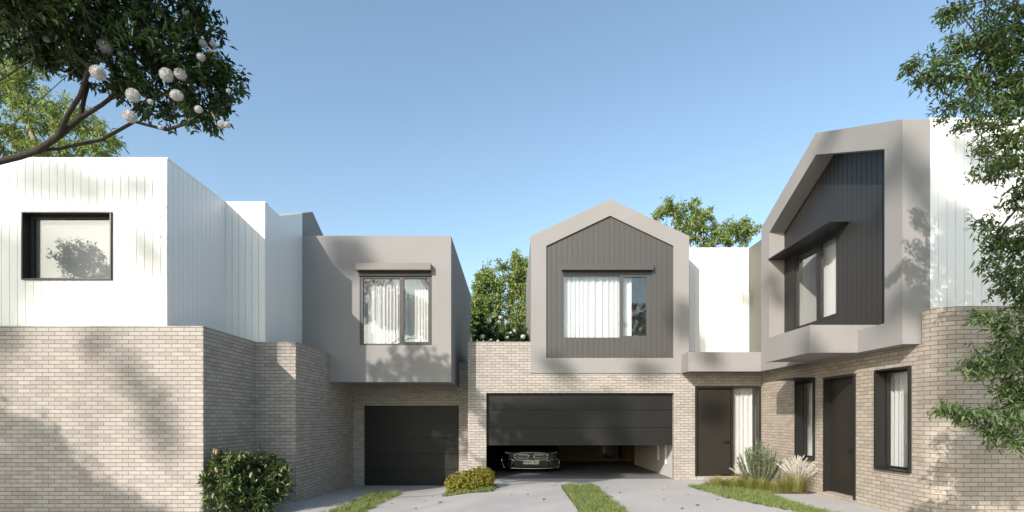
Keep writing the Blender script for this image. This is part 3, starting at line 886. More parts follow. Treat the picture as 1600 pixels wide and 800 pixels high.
# ================================================================== CAR
def build_car(cx0, yf, label):
    root = thing('parked_car', (cx0, yf + 2.2, 0.006), label, 'car')
    z0 = 0.006
    # stations: (distance behind nose, half width at sill, half width at shoulder, sill z, shoulder z, deck z)
    st = [(0.00, 0.56, 0.62, 0.22, 0.55, 0.66), (0.05, 0.74, 0.76, 0.17, 0.60, 0.74), (0.16, 0.83, 0.85, 0.14, 0.64, 0.79),
          (0.40, 0.875, 0.885, 0.14, 0.70, 0.85), (0.9, 0.885, 0.90, 0.16, 0.77, 0.92), (1.35, 0.885, 0.90, 0.17, 0.82, 0.97),
          (2.2, 0.885, 0.90, 0.17, 0.85, 0.98), (3.2, 0.885, 0.90, 0.17, 0.87, 1.0), (3.9, 0.86, 0.88, 0.19, 0.87, 1.02), (4.28, 0.78, 0.80, 0.24, 0.80, 0.98), (4.38, 0.66, 0.68, 0.32, 0.70, 0.9)]
    mb = MB(); rings = []
    for (y, ws, wh, zs, zh, zd) in st:
        half = [(0.0, zs), (ws * 0.86, zs), (ws, zs + 0.07), (wh * 1.01, (zs + zh) / 2 + 0.03), (wh, zh), (wh * 0.93, zh + (zd - zh) * 0.6), (wh * 0.72, zd - 0.015), (0.0, zd)]
        ringp = [Vector((cx0 + a, yf + y, z0 + b)) for a, b in half] + [Vector((cx0 - a, yf + y, z0 + b)) for a, b in half[-2:0:-1]]
        rings.append(ringp)
    n = len(rings[0])
    for i in range(len(rings) - 1):
        for k in range(n):
            mb.face([rings[i][k], rings[i][(k + 1) % n], rings[i + 1][(k + 1) % n], rings[i + 1][k]])
    mb.face(rings[0]); mb.face(rings[-1][::-1])
    body = mb.build('body', M['car_paint'], root, smooth=True)
    sm = body.modifiers.new('sub', 'SUBSURF'); sm.levels = 1; sm.render_levels = 2
    # cabin
    cs = [(1.25, 0.74, 0.97, 0.97), (1.95, 0.70, 0.98, 1.36), (2.6, 0.69, 0.99, 1.42), (3.3, 0.68, 1.0, 1.36), (4.0, 0.66, 1.0, 1.02)]
    mb = MB(); rings = []
    for (y, w, zb, zt) in cs:
        rings.append([Vector((cx0 + a, yf + y, z0 + b)) for a, b in ((-w, zb - .05), (-w * 0.97, zb + (zt - zb) * .3), (-w * 0.80, zt - 0.01), (0, zt + 0.02), (w * 0.80, zt - 0.01), (w * 0.97, zb + (zt - zb) * .3), (w, zb - .05))])
    for i in range(len(rings) - 1):
        for k in range(6):
            mb.face([rings[i][k], rings[i][k + 1], rings[i + 1][k + 1], rings[i + 1][k]])
    mb.build('windows', M['car_glass'], root, smooth=True)
    mb = MB()
    for i in (1, 2):
        a, b = rings[i], rings[i + 1]
        for k in (2, 3):
            mb.face([p + Vector((0, 0, .006)) for p in (a[k], a[k + 1], b[k + 1], b[k])])
    mb.build('roof', M['car_paint'], root, smooth=True)
    P = lambda u, v, w=0: (cx0 + u, yf + w, z0 + v)
    # grille: rounded wide shape
    def rounded(a, zlo, zhi, pinch, n=10):
        pts = []
        zc, hh = (zlo + zhi) / 2, (zhi - zlo) / 2
        for k in range(4 * n):
            t = 2 * math.pi * k / (4 * n)
            c, s_ = math.cos(t), math.sin(t)
            x = a * math.copysign(abs(c) ** 0.55, c) * (1.0 + pinch * s_)
            pts.append((x, zc + hh * math.copysign(abs(s_) ** 0.7, s_)))
        return pts
    g = rounded(0.50, 0.395, 0.635, 0.0)
    bow = lambda u: float(np.interp(abs(u), [0, 0.5, 0.62, 0.72, 0.80, 0.87, 0.95], [-0.005, 0.0, 0.012, 0.04, 0.09, 0.17, 0.4]))
    Pw_ = lambda u, v, w=0: (cx0 + u, yf + w + bow(u) + max(0, (v - 0.5)) * 0.12, z0 + v)
    mb = MB(); mb.face([Pw_(u, v, -0.012) for u, v in g]); mb.build('grille', M['car_black'], root, recalc=False)
    gr = [o for o in root.children][-1]
    mb = MB(); mb.tube([Pw_(u, v, -0.018) for u, v in g + [g[0]]], 0.011, 6); mb.build('grille_trim', M['chrome'], gr, smooth=True)
    mb = MB(); mb.tube([Pw_(u, 0.525, -0.020) for u in (-0.47, -0.3, -0.1, 0, 0.1, 0.3, 0.47)], 0.008, 6)
    rr = random.Random(4)
    for zz in (0.43, 0.46, 0.49, 0.56, 0.59):
        for k in range(-8, 9):
            u = k * 0.052 + (0.026 if int(zz * 100) % 2 else 0)
            if abs(u) < 0.46 - abs(zz - 0.515) * 1.3 and abs(u) > 0.09:
                mb.boxP(Pw_, u - 0.006, u + 0.006, zz - 0.005, zz + 0.005, -0.022, -0.012)
    mb.build('grille_bar', M['chrome'], gr, merge=False)
    # emblem
    mb = MB(); ec = 0.515
    mb.tube([Pw_(0.085 * math.cos(t), ec + 0.085 * math.sin(t), -0.035) for t in [2 * math.pi * k / 24 for k in range(25)]], 0.008, 6)
    for k in range(3):
        t = math.pi / 2 + k * 2 * math.pi / 3
        mb.tube([Pw_(0, ec, -0.036), Pw_(0.083 * math.cos(t), ec + 0.083 * math.sin(t), -0.036)], [0.014, 0.004], 6)
    mb.build('emblem', M['chrome'], gr, merge=False)
    for sgn in (-1, 1):
        poly = [(0.53, 0.585), (0.60, 0.555), (0.76, 0.575), (0.84, 0.64), (0.80, 0.675), (0.62, 0.655)]
        Q = lambda u, v, w=0: (cx0 + sgn * u, yf + w - 0.008 + bow(u) + max(0, (v - 0.5)) * 0.18, z0 + v)
        mb = MB(); mb.prismP(Q, poly, -0.02, 0.05); hl = mb.build('headlight', M['car_black'], root)
        for (u, v) in ((0.64, 0.612), (0.70, 0.618), (0.765, 0.632)):
            mb = MB(); mb.tube([Q(u, v, -0.024), Q(u, v, -0.018)], 0.017, 10)
            mb.build('lamp_lens', M['lamp_glass'], hl, merge=False)
        # lower intake with chrome bracket
        pl = [(0.50, 0.355), (0.60, 0.42), (0.80, 0.42), (0.85, 0.36), (0.83, 0.20), (0.62, 0.19)]
        mb = MB(); mb.prismP(Q, pl, -0.01, 0.05); ai = mb.build('air_intake', M['car_black'], root)
        mb = MB(); mb.tube([Q(u, v, -0.016) for u, v in [(0.42, 0.375), (0.52, 0.39), (0.60, 0.432), (0.78, 0.435), (0.85, 0.40), (0.868, 0.32), (0.85, 0.22), (0.80, 0.17)]], 0.012, 6)
        mb.build('intake_trim', M['chrome'], ai, smooth=True)
    mb = MB(); mb.prismP(Pw_, [(-0.46, 0.36), (0.46, 0.36), (0.55, 0.20), (-0.55, 0.20)], -0.015, 0.02); mb.build('lower_intake', M['car_black'], root)
    mb = MB(); mb.tube([Pw_(u, 0.155 + 0.02 * (abs(u) / 0.8) ** 2, -0.02) for u in (-0.80, -0.6, -0.3, 0, 0.3, 0.6, 0.80)], 0.013, 6); mb.build('bumper_trim', M['chrome'], root, smooth=True)
    # plate
    mb = MB(); mb.boxP(P, -0.235, 0.235, 0.285, 0.395, -0.05, -0.03); pt = mb.build('number_plate', M['plate_white'], root)
    mb = MB(); mb.boxP(P, -0.262, -0.2355, 0.285, 0.395, -0.05, -0.03); mb.build('plate_band', M['plate_blue'], pt)
    cu = bpy.data.curves.new('plate_text', 'FONT'); cu.body = 'XNH-7852'; cu.size = 0.115; cu.align_x = 'CENTER'; cu.align_y = 'CENTER'; cu.extrude = 0.001
    cu.offset = 0.0015
    tmp = bpy.data.objects.new('plate_text', cu); COL.objects.link(tmp)
    bpy.context.view_layer.update()
    me = bpy.data.meshes.new_from_object(tmp.evaluated_get(bpy.context.evaluated_depsgraph_get()))
    bpy.data.objects.remove(tmp, do_unlink=True)
    me.materials.clear(); me.materials.append(M['plate_black'])
    to = bpy.data.objects.new('plate_lettering', me); link(to, pt)
    to.location = Vector((cx0, yf - 0.0525, z0 + 0.342)) - world_loc(root)
    to.rotation_euler = (math.radians(90), 0, 0); to.scale = (0.88, 1, 1)
    for sx_ in (-1, 1):
        for yy in (0.85, 3.55):
            cxw = cx0 + sx_ * 0.80
            mb = MB(); mb.tube([(cxw - 0.10, yf + yy, z0 + 0.325), (cxw + 0.10, yf + yy, z0 + 0.325)], 0.325, 28)
            wh = mb.build('wheel', M['rubber'], root)
            mb = MB(); mb.tube([(cxw + sx_ * 0.101, yf + yy, z0 + 0.325), (cxw + sx_ * 0.108, yf + yy, z0 + 0.325)], 0.22, 20); mb.build('rim', M['chrome'], wh)
    for sx_ in (-1, 1):
        mb = MB(); c = Vector((cx0 + sx_ * 0.93, yf + 1.55, z0 + 1.0))
        mb.box(c.x - 0.09, c.x + 0.09, c.y, c.y + 0.08, c.z - 0.05, c.z + 0.07); mb.build('mirror', M['car_paint'], root, bevel=0.02)
build_car(0.58, 15.5, 'dark grey saloon car parked nose out inside the half-open garage')

# ================================================================== VEGETATION
def leaf_geo(pos, dirs, nrm, length, width, fold=0.25, droop=0.15):
    """two triangles per leaf folded on the midrib. arrays (n,3)"""
    n = len(pos)
    length = np.broadcast_to(np.asarray(length, float), (n,))[:, None]
    width = np.broadcast_to(np.asarray(width, float), (n,))[:, None]
    d = dirs / np.linalg.norm(dirs, axis=1, keepdims=True)
    s = np.cross(d, nrm); s /= (np.linalg.norm(s, axis=1, keepdims=True) + 1e-9)
    u = np.cross(s, d)
    mid = pos + d * length * 0.45
    a = mid + s * width * 0.5 + u * width * fold
    b = mid - s * width * 0.5 + u * width * fold
    tip = pos + d * length - u * length * droop
    v = np.stack([pos, a, tip, b], axis=1).reshape(-1, 3)
    i = np.arange(n)[:, None] * 4
    t = np.concatenate([i + np.array([[0, 1, 2]]), i + np.array([[0, 2, 3]])], axis=1).reshape(-1, 3)
    return v, t

def rand_unit(rng, n):
    v = rng.normal(size=(n, 3)); return v / np.linalg.norm(v, axis=1, keepdims=True)

def sample_clumps(rng, clumps, n, shell=0.5):
    wts = np.array([c[2] if len(c) > 2 and c[2] else (c[1][0] * c[1][1] * c[1][2]) ** (2 / 3) for c in clumps]); wts = wts / wts.sum()
    idx = rng.choice(len(clumps), size=n, p=wts)
    u = rand_unit(rng, n) * (rng.random(n) ** shell)[:, None]
    cen = np.array([tuple(clumps[k][0]) for k in idx]); rad = np.array([tuple(clumps[k][1]) for k in idx])
    return cen + u * rad

def grow(limbs, pts, step, rng, wig=0.12):
    """limbs: polylines (first one starts at the ground). Returns nodes, parents, tips"""
    nodes = []; par = []
    for li, L in enumerate(limbs):
        L = [np.array(p, float) for p in L]
        if li == 0: start = -1
        else:
            A = np.array(nodes); start = int(np.argmin(((A - L[0]) ** 2).sum(1)))
        prev = start
        for k in range(len(L)):
            if k == 0 and li > 0: continue
            if k == 0:
                nodes.append(L[0]); par.append(-1); prev = 0; continue
            a = nodes[prev]; b = L[k]; m = max(1, int(np.linalg.norm(b - a) / (step * 1.4)))
            for j in range(1, m + 1):
                p = a + (b - a) * j / m + (rng.normal(size=3) * step * wig * 0.5 if j < m else 0)
                nodes.append(p); par.append(prev); prev = len(nodes) - 1
    A = np.zeros((len(nodes) + len(pts) * 12, 3)); A[:len(nodes)] = np.array(nodes); cnt = len(nodes)
    par = par + [0] * (len(A) - cnt)
    root = A[:cnt]
    order = np.argsort([((root - p) ** 2).sum(1).min() for p in pts])
    tips = []
    for o in order:
        p = pts[o]
        k = int(np.argmin(((A[:cnt] - p) ** 2).sum(1)))
        a = A[k].copy(); dist = np.linalg.norm(p - a)
        if dist < step * 0.25: continue
        m = min(10, max(1, int(dist / step)))
        pd = a - A[par[k]] if par[k] >= 0 else np.array([0, 0, 1.0])
        pdn = pd / (np.linalg.norm(pd) + 1e-9)
        ctrl = a + pdn * dist * 0.3
        prev = k
        for j in range(1, m + 1):
            t = j / m
            q = (1 - t) ** 2 * a + 2 * t * (1 - t) * ctrl + t * t * p + (rng.normal(size=3) * step * wig if j < m else 0)
            if cnt >= len(A): break
            A[cnt] = q; par[cnt] = prev; prev = cnt; cnt += 1
        tips.append(prev)
    return A[:cnt], par[:cnt], tips

def wood_mesh(nodes, par, r_tip, power, sides, rmax):
    n = len(nodes); w = np.zeros(n); has = np.zeros(n, bool)
    for i in range(n - 1, -1, -1):
        if not has[i]: w[i] = 1
        if par[i] >= 0: w[par[i]] += w[i]; has[par[i]] = True
    r = np.minimum(rmax, r_tip * w ** power)
    best = {}
    for i in range(n):
        if par[i] >= 0 and (par[i] not in best or w[i] > w[best[par[i]]]): best[par[i]] = i
    idx = np.array([i for i in range(n) if par[i] >= 0]); pi = np.array([par[i] for i in idx])
    p0, p1 = nodes[pi], nodes[idx]
    ra = np.array([r[p] if best[p] == i else min(r[p], r[i] * 1.25) for i, p in zip(idx, pi)]); rb = r[idx]
    d = p1 - p0; L = np.linalg.norm(d, axis=1, keepdims=True) + 1e-9; d = d / L
    p1 = p1 + d * rb[:, None] * 0.4; p0 = p0 - d * ra[:, None] * 0.2
    ref = np.where(np.abs(d[:, 2:3]) > 0.9, np.array([[1.0, 0, 0]]), np.array([[0, 0, 1.0]]))
    a = np.cross(d, ref); a /= np.linalg.norm(a, axis=1, keepdims=True); b = np.cross(d, a)
    ang = np.arange(sides) * 2 * np.pi / sides
    ringd = a[:, None, :] * np.cos(ang)[None, :, None] + b[:, None, :] * np.sin(ang)[None, :, None]
    v0 = p0[:, None, :] + ringd * ra[:, None, None]; v1 = p1[:, None, :] + ringd * rb[:, None, None]
    v = np.concatenate([v0, v1], axis=1).reshape(-1, 3)
    m = len(idx); base = np.arange(m)[:, None] * 2 * sides; k = np.arange(sides); k2 = (k + 1) % sides
    q = np.stack([base + k, base + k2, base + k2 + sides, base + k + sides], axis=2).reshape(-1, 4)
    return v, q, r

def leaves_at(nodes, par, tips, rng, per, ll, lw, spread=0.9, along=0.14, droop=0.15, up=0.3, hang=0.0):
    ti = np.array(tips); pi = np.array([par[t] for t in tips])
    d = nodes[ti] - nodes[pi]; d /= (np.linalg.norm(d, axis=1, keepdims=True) + 1e-9)
    n = len(ti) * per
    D = np.repeat(d, per, axis=0); B = np.repeat(nodes[ti], per, axis=0)
    pos = B - D * (rng.random(n) * along)[:, None] + rng.normal(size=(n, 3)) * along * 0.18
    dirs = D * 0.55 + rand_unit(rng, n) * spread + np.array([0, 0, -hang])[None, :]
    nr = rand_unit(rng, n) * 0.7 + np.array([0, 0, 1.0])
    L = ll * rng.uniform(0.65, 1.25, n); Wd = lw * rng.uniform(0.75, 1.2, n)
    return leaf_geo(pos, dirs, nr, L, Wd, 0.22, droop)

def tree(name, base, label, cat, limbs, clumps, n, leafmat, bark, ll, lw, per, seed, step=0.25, r_tip=0.006, power=0.42,
         rmax=0.3, sides=6, shell=0.5, group=None, spread=0.9, along=0.14, hang=0.1, wig=0.12, keep=None):
    rng = np.random.default_rng(seed)
    root = thing(name, base, label, cat, group)
    pts = sample_clumps(rng, clumps, n, shell)
    if keep is not None: pts = pts[[keep(p) for p in pts]]
    nodes, par, tips = grow([[tuple(base)] + limbs[0]] + limbs[1:], pts, step, rng, wig)
    v, q, r = wood_mesh(nodes, par, r_tip, power, sides, rmax)
    np_mesh('trunk', v, q, bark, root, smooth=True)
    v, t = leaves_at(nodes, par, tips, rng, per, ll, lw, spread, along, 0.15, 0.3, hang)
    np_mesh('crown', v, t, leafmat, root)
    return root, nodes, par, tips, rng

def bloom_mesh(rng, c, r, n=260, sq=0.85, pl=0.018):
    u = rand_unit(rng, n); u2 = u * np.array([1, 1, sq])
    pos = np.array(c)[None, :] + u2 * r * 0.86
    dirs = u + rand_unit(rng, n) * 0.7
    return leaf_geo(pos, dirs, u + rand_unit(rng, n) * .3, pl * rng.uniform(.8, 1.3, n), pl * 0.8, 0.2, -0.1)

def blooms(root, locs, seed, name='flower', n=260, pl=0.018):
    rng = np.random.default_rng(seed)
    base = None
    for (c, r) in locs:
        if base is None:
            v, t = bloom_mesh(rng, (0, 0, 0), 1.0, n, 0.88, pl / 0.085)
            k = len(v)
            # solid core
            mb = MB()
            for i in range(8):
                for j in range(5):
                    def S(a, b): return (0.84 * math.cos(a) * math.sin(b), 0.84 * math.sin(a) * math.sin(b), 0.74 * math.cos(b))
                    a0, a1 = 2 * math.pi * i / 8, 2 * math.pi * (i + 1) / 8; b0, b1 = math.pi * j / 5, math.pi * (j + 1) / 5
                    mb.face([S(a0, b0), S(a0, b1), S(a1, b1)]); mb.face([S(a0, b0), S(a1, b1), S(a1, b0)])
            cv = np.array(mb.v); ct = np.array(mb.f) + k
            me = np_mesh(name, np.concatenate([v, cv]), np.concatenate([t, ct]), M['petal'], None)
            base = me; o = me; o.parent = root
        else:
            o = base.copy(); COL.objects.link(o); o.parent = root
        o.location = Vector(c) - world_loc(root); o.scale = (r, r, r * random.uniform(0.85, 1.05))
        o.rotation_euler = (random.uniform(-.4, .4), random.uniform(-.4, .4), random.uniform(0, 6))

# ---- flowering tree, upper left
random.seed(3)
T = lambda px, py, d: tuple(W(px, py, d))
limbs = [[(-8.2, 5.3, 1.6), (-7.6, 5.4, 3.6), T(-40, 262, 5.5), T(60, 235, 5.5), T(125, 185, 5.5), T(190, 140, 5.5)],
         [(-7.6, 5.4, 3.6), T(-60, 250, 5.2), T(20, 195, 5.2), T(75, 145, 5.1), T(120, 105, 5.1)],
         [(-7.6, 5.4, 3.6), T(-80, 180, 5.0), T(0, 125, 5.0), T(55, 90, 5.0)],
         [T(60, 235, 5.5), T(95, 232, 5.6), T(160, 218, 5.6), T(210, 190, 5.6), T(260, 203, 5.7), T(300, 190, 5.6)],
         [T(90, 205, 5.5), T(125, 150, 5.3), T(140, 105, 5.2)],
         [T(120, 188, 5.5), T(138, 130, 5.7)],
         [(-7.6, 5.4, 3.6), (-7.4, 5.5, 5.4), (-7.2, 5.6, 7.4)]]
cl = [(T(200, 60, 5.4), (0.75, 0.7, 0.42)), (T(270, 90, 5.4), (0.62, 0.6, 0.40)), (T(320, 115, 5.5), (0.40, 0.45, 0.40)),
      (T(320, 170, 5.6), (0.28, 0.35, 0.24)), (T(235, 150, 5.6), (0.50, 0.45, 0.20)), (T(120, 60, 5.3), (0.8, 0.7, 0.35)),
      (T(40, 20, 5.2), (0.7, 0.7, 0.42)), (T(130, -40, 5.3), (1.3, 0.9, 0.55)), (T(265, -15, 5.4), (0.38, 0.5, 0.4)), (T(0, -120, 5.3), (1.1, 0.9, 0.6)),
      (T(30, 85, 5.3), (0.45, 0.5, 0.16)), (T(355, 120, 5.5), (0.14, 0.3, 0.22)), (T(318, 30, 5.5), (0.16, 0.3, 0.22)), (T(350, 195, 5.6), (0.10, 0.2, 0.12)),
      ((-7.2, 5.5, 7.75), (0.75, 0.8, 0.5)), ((-6.6, 5.6, 7.4), (0.5, 0.7, 0.35)), ((-8.0, 5.3, 7.3), (0.8, 0.8, 0.7)),
      ((-4.5, 4.3, 6.45), (1.0, .6, .5)), ((-5.5, 4.3, 6.3), (0.9, .6, .55)), ((-6.4, 4.2, 6.3), (0.8, .6, .5)), ((-3.9, 4.5, 6.25), (.6, .5, .35)), ((-5.0, 4.6, 6.0), (.9, .4, .3))]  # unseen clumps added up-sun to shade the visible crown and blooms
def keep1(p):
    px = 800 + F * p[0] / p[1]; py = 655 - F * (p[2] - EYE) / p[1]
    lim = 130 + 0.42 * max(0, px - 20) if px < 150 else 205
    if -100 < px < 145 and py > 88 + 0.30 * max(px, 0): return random.random() < 0.06
    return True
ft, nodes, par, tips, rng = tree('flowering_tree', (-8.3, 5.2, 0.0), 'dark leafy tree with round white pompom blooms overhanging the white boarded house', 'tree',
     limbs, cl, 2300, M['leaf_dark'], M['bark'], 0.088, 0.036, 15, 21, step=0.16, r_tip=0.0036, power=0.36, rmax=0.105, sides=8, along=0.17, spread=0.85, hang=0.35, keep=keep1)
fl = [(57, 30, 6), (160, 5, 11), (178, 45, 6), (73, 62, 6), (164, 74, 12), (153, 115, 12), (240, 42, 6), (260, 118, 11), (282, 117, 10), (208, 150, 11), (203, 183, 11),
      (276, 150, 10.5), (202, 91, 5), (317, 69, 7), (331, 87, 9), (314, 90, 7), (290, 20, 6), (296, 50, 5), (346, 195, 6.5), (355, 196, 6), (310, 172, 7), (251, 200, 4.5),
      (190, 85, 6), (216, 3, 6), (122, 67, 5), (333, 70, 6), (235, 160, 5), (209, 12, 5), (357, 143, 4), (305, 58, 4), (119, 96, 5), (20, 47, 6)]
blooms(ft, [(T(x, y - 1, (5.15 if r_ > 9.5 else 5.26) + random.uniform(-.10, .10)), r_ * 0.93 * 5.1 / F) for x, y, r_ in fl], 5, n=800, pl=0.013)

# ---- right foreground tree
limbs = [[(8.6, 5.9, 1.8), (8.2, 5.9, 3.2), (7.3, 5.9, 4.2), T(1620, 150, 6.0), T(1560, 130, 6.0), T(1490, 120, 6.0), T(1440, 115, 6.0)],
         [(7.3, 5.9, 4.2), T(1640, 60, 6.0), T(1570, 30, 6.1), T(1510, -10, 6.1)],
         [T(1560, 130, 6.0), T(1530, 60, 5.9), T(1500, 20, 5.9)],
         [(8.2, 5.9, 3.2), T(1640, 330, 6.0), T(1590, 325, 6.0), T(1560, 360, 6.0), T(1535, 360, 5.9)],
         [(7.3, 5.9, 4.2), T(1620, 235, 6.0), T(1570, 230, 6.0), T(1535, 245, 6.0)],
         [(8.6, 5.9, 1.8), T(1680, 620, 5.9), T(1620, 610, 5.9), T(1560, 640, 5.9), T(1490, 645, 5.9)],
         [(8.2, 5.9, 3.2), T(1640, 430, 5.8), T(1590, 540, 5.8), T(1540, 560, 5.8)],
         [T(1640, 430, 5.8), T(1600, 500, 5.8), T(1565, 505, 5.8)]]
def E(px, py, d, rx, rz, ry=0.35): return (T(px, py, d), (rx * d / F, ry, rz * d / F))
cl = [E(1550, 90, 6.0, 72, 62), E(1585, 40, 6.0, 60, 70), E(1560, 165, 6.0, 60, 40), E(1465, 115, 6.0, 34, 24, .25), E(1420, 105, 6.0, 16, 12, .2), E(1490, 150, 6.0, 34, 28, .25),
      E(1480, 75, 6.0, 26, 22, .25), E(1495, 10, 6.0, 24, 26, .25), E(1620, 130, 6.0, 60, 100), E(1575, 215, 6.0, 42, 22), E(1480, 180, 6.0, 16, 10, .2),
      E(1500, 195, 6.0, 22, 8, .2), E(1530, 225, 6.0, 20, 10, .2), E(1585, 255, 6.0, 34, 26), E(1548, 265, 6.0, 18, 18, .2), E(1600, 300, 6.0, 22, 26), E(1535, 345, 5.9, 22, 18, .2), E(1565, 375, 6.0, 30, 22),
      E(1600, 395, 6.0, 25, 34), E(1560, 420, 5.9, 22, 20, .25), E(1590, 455, 5.9, 28, 40), E(1530, 495, 5.8, 22, 14, .2), E(1575, 520, 5.8, 40, 28), E(1520, 575, 5.8, 22, 22, .2), E(1565, 570, 5.8, 34, 40),
      E(1600, 620, 5.8, 36, 60), E(1500, 645, 5.9, 34, 18, .2), E(1545, 660, 5.9, 36, 26), E(1575, 690, 5.9, 34, 20), E(1470, 640, 5.9, 12, 9, .15), E(1650, 350, 6.0, 55, 160), E(1660, 560, 6.0, 60, 120)]
rt, *_ = tree('leafy_tree', (8.7, 5.9, 0.0), 'green leafy tree at the right edge, branches hanging before the rounded brick corner', 'tree',
     limbs, cl, 1900, M['leaf_mid'], M['bark'], 0.078, 0.025, 11, 33, step=0.14, r_tip=0.0028, power=0.36, rmax=0.14, sides=6, along=0.15, spread=0.8, hang=0.25)

# ---- trees behind the houses
def back_tree(name, label, base, trunk_h, cl, n, mat, seed, ll, lw, per=12, bark=None, step=0.5, group='trees beyond the houses', rt_=0.012, shell=.5, lean=0):
    b = Vector(base)
    mean = np.mean([np.array(c[0]) for c in cl], axis=0)
    limbs = [[(b.x, b.y, trunk_h * 0.5), (b.x + 0.2, b.y, trunk_h), (mean[0], mean[1], mean[2] - 0.5)]]
    for c in cl[:6]:
        limbs.append([(b.x + 0.2, b.y, trunk_h), tuple((np.array((b.x, b.y, trunk_h)) + np.array(c[0])) / 2 + np.array([0, 0, .2])), tuple(c[0])])
    return tree(name, base, label, 'tree', limbs, cl, n, mat, bark or M['bark_pale'], ll, lw, per, seed, step=step, r_tip=rt_, power=0.4, rmax=0.3, sides=5, along=0.35, group=group, shell=shell, hang=.3)
def E2(px, py, d, rx, rz, ry=1.0): return (T(px, py, d), (rx * d / F, ry, rz * d / F))
back_tree('eucalyptus_tree', 'tall pale green gum tree rising behind the white boarded house at the far left', (-14.5, 17, -0.5), 7.0,
     [E2(20, 130, 17, 60, 40), E2(80, 175, 17, 60, 28), E2(130, 200, 17, 40, 22), E2(20, 205, 17, 50, 40), E2(80, 235, 17, 60, 22), E2(160, 238, 17, 32, 12), E2(-60, 120, 17, 60, 60), E2(40, 80, 17, 50, 30), E2(175, 215, 17, 14, 10), E2(-60, 220, 17, 70, 60)],
     900, M['leaf_light'], 41, 0.20, 0.05, 16, step=0.4)
back_tree('garden_tree', 'rounded light green tree behind the middle gable and white wall', (9.3, 25, -0.5), 6.5,
     [E2(1075, 350, 25, 44, 28), E2(1120, 365, 25, 40, 22), E2(1150, 358, 25, 30, 18), E2(1050, 325, 25, 26, 14), E2(1095, 335, 25, 22, 16), E2(1168, 362, 25, 18, 16), E2(1100, 400, 25, 80, 30), E2(1030, 335, 25, 12, 10), E2(1165, 345, 25, 9, 6), E2(1080, 318, 25, 10, 7)],
     700, M['leaf_light'], 43, 0.16, 0.07, 18, step=0.5, group=None, shell=0.6)
back_tree('garden_tree', 'yellow-green bushy tree in the gap between grey box and middle gable', (-0.6, 25, -0.36), 3.5,
     [E2(775, 450, 25, 36, 46), E2(750, 480, 25, 18, 44), E2(810, 430, 25, 20, 38), E2(765, 490, 25, 30, 36), E2(818, 490, 25, 24, 44), E2(750, 450, 25, 10, 22), E2(790, 530, 25, 50, 40), E2(735, 500, 25, 16, 40), E2(830, 450, 25, 14, 44), E2(808, 408, 25, 9, 12), E2(757, 432, 25, 9, 12)],
     1900, M['leaf_light'], 47, 0.14, 0.062, 20, step=0.3, group=None)

# white-flowering shrub on the terrace behind the parapet
def shrub(name, base, label, clumps, n, mat, ll, lw, per, seed, cat='shrub', step=0.10, spread=0.9, group=None, keep=None, shell=.5, hang=0.0, along=.08, bark=None):
    rng = np.random.default_rng(seed)
    root = thing(name, base, label, cat, group)
    pts = sample_clumps(rng, clumps, n, shell)
    if keep is not None: pts = pts[[keep(p) for p in pts]]
    b = np.array(base); mean = np.mean(pts, axis=0)
    limbs = [[tuple(b), tuple(b + (mean - b) * 0.4)]]
    nodes, par, tips = grow(limbs, pts, step, rng)
    v, q, r = wood_mesh(nodes, par, 0.0022, 0.36, 5, 0.025)
    np_mesh('stem', v, q, bark or M['bark'], root, smooth=True)
    v, t = leaves_at(nodes, par, tips, rng, per, ll, lw, spread, along, 0.15, .3, hang)
    np_mesh('foliage', v, t, mat, root)
    return root, nodes, tips, rng
sh, *_ = shrub('flowering_shrub', (-0.25, 15.0, 3.38), 'dark green shrub with round white flowers above the brick parapet',
      [((-0.6, 14.9, 4.0), (0.5, 0.35, 0.55)), ((0.1, 14.9, 4.0), (0.5, 0.35, 0.5)), ((-0.9, 15.0, 4.2), (0.3, 0.3, 0.6)), ((0.35, 14.9, 3.8), (0.25, .3, .4))], 420, M['leaf_dark'], 0.085, 0.04, 14, 51)
blooms(sh, [(T(x, y, 14.5), r_ * 14.5 / F) for x, y, r_ in [(764, 501, 4.2), (782, 496, 3.4), (780, 503, 3), (804, 517, 2.6), (798, 520, 2.2), (754, 526, 4), (817, 526, 4), (793, 527, 2.4), (767, 531, 2.2), (791, 503, 2), (778, 533, 2.4)]], 6, n=200)

# banksia bush by the left wall
zb = -0.14
bk, nodes, tips, rng = shrub('banksia_bush', (-4.95, 9.6, zb), 'dense dark bush with amber flower spikes in the left brick corner',
      [((-5.08, 9.15, 0.45), (0.42, 0.45, 0.62)), ((-5.12, 9.35, 0.80), (0.32, 0.4, 0.40)), ((-4.85, 9.7, 0.40), (0.50, 0.5, 0.50)), ((-4.78, 9.9, 0.72), (0.36, 0.4, 0.44)), ((-4.45, 9.7, 0.40), (0.26, 0.4, 0.42)), ((-4.75, 9.3, 0.2), (0.45, .4, .35)), ((-4.5, 9.9, 0.75), (0.2, .2, .22)), ((-5.20, 9.10, 0.88), (0.16, .2, .22))],
      620, M['leaf_banksia'], 0.125, 0.040, 11, 61, step=0.12, keep=lambda p: (p[0] > -5.47 or p[1] < 9.0) and p[2] > -0.05 and (p[1] < 10.95), spread=0.65, along=0.12)
rr = random.Random(5)
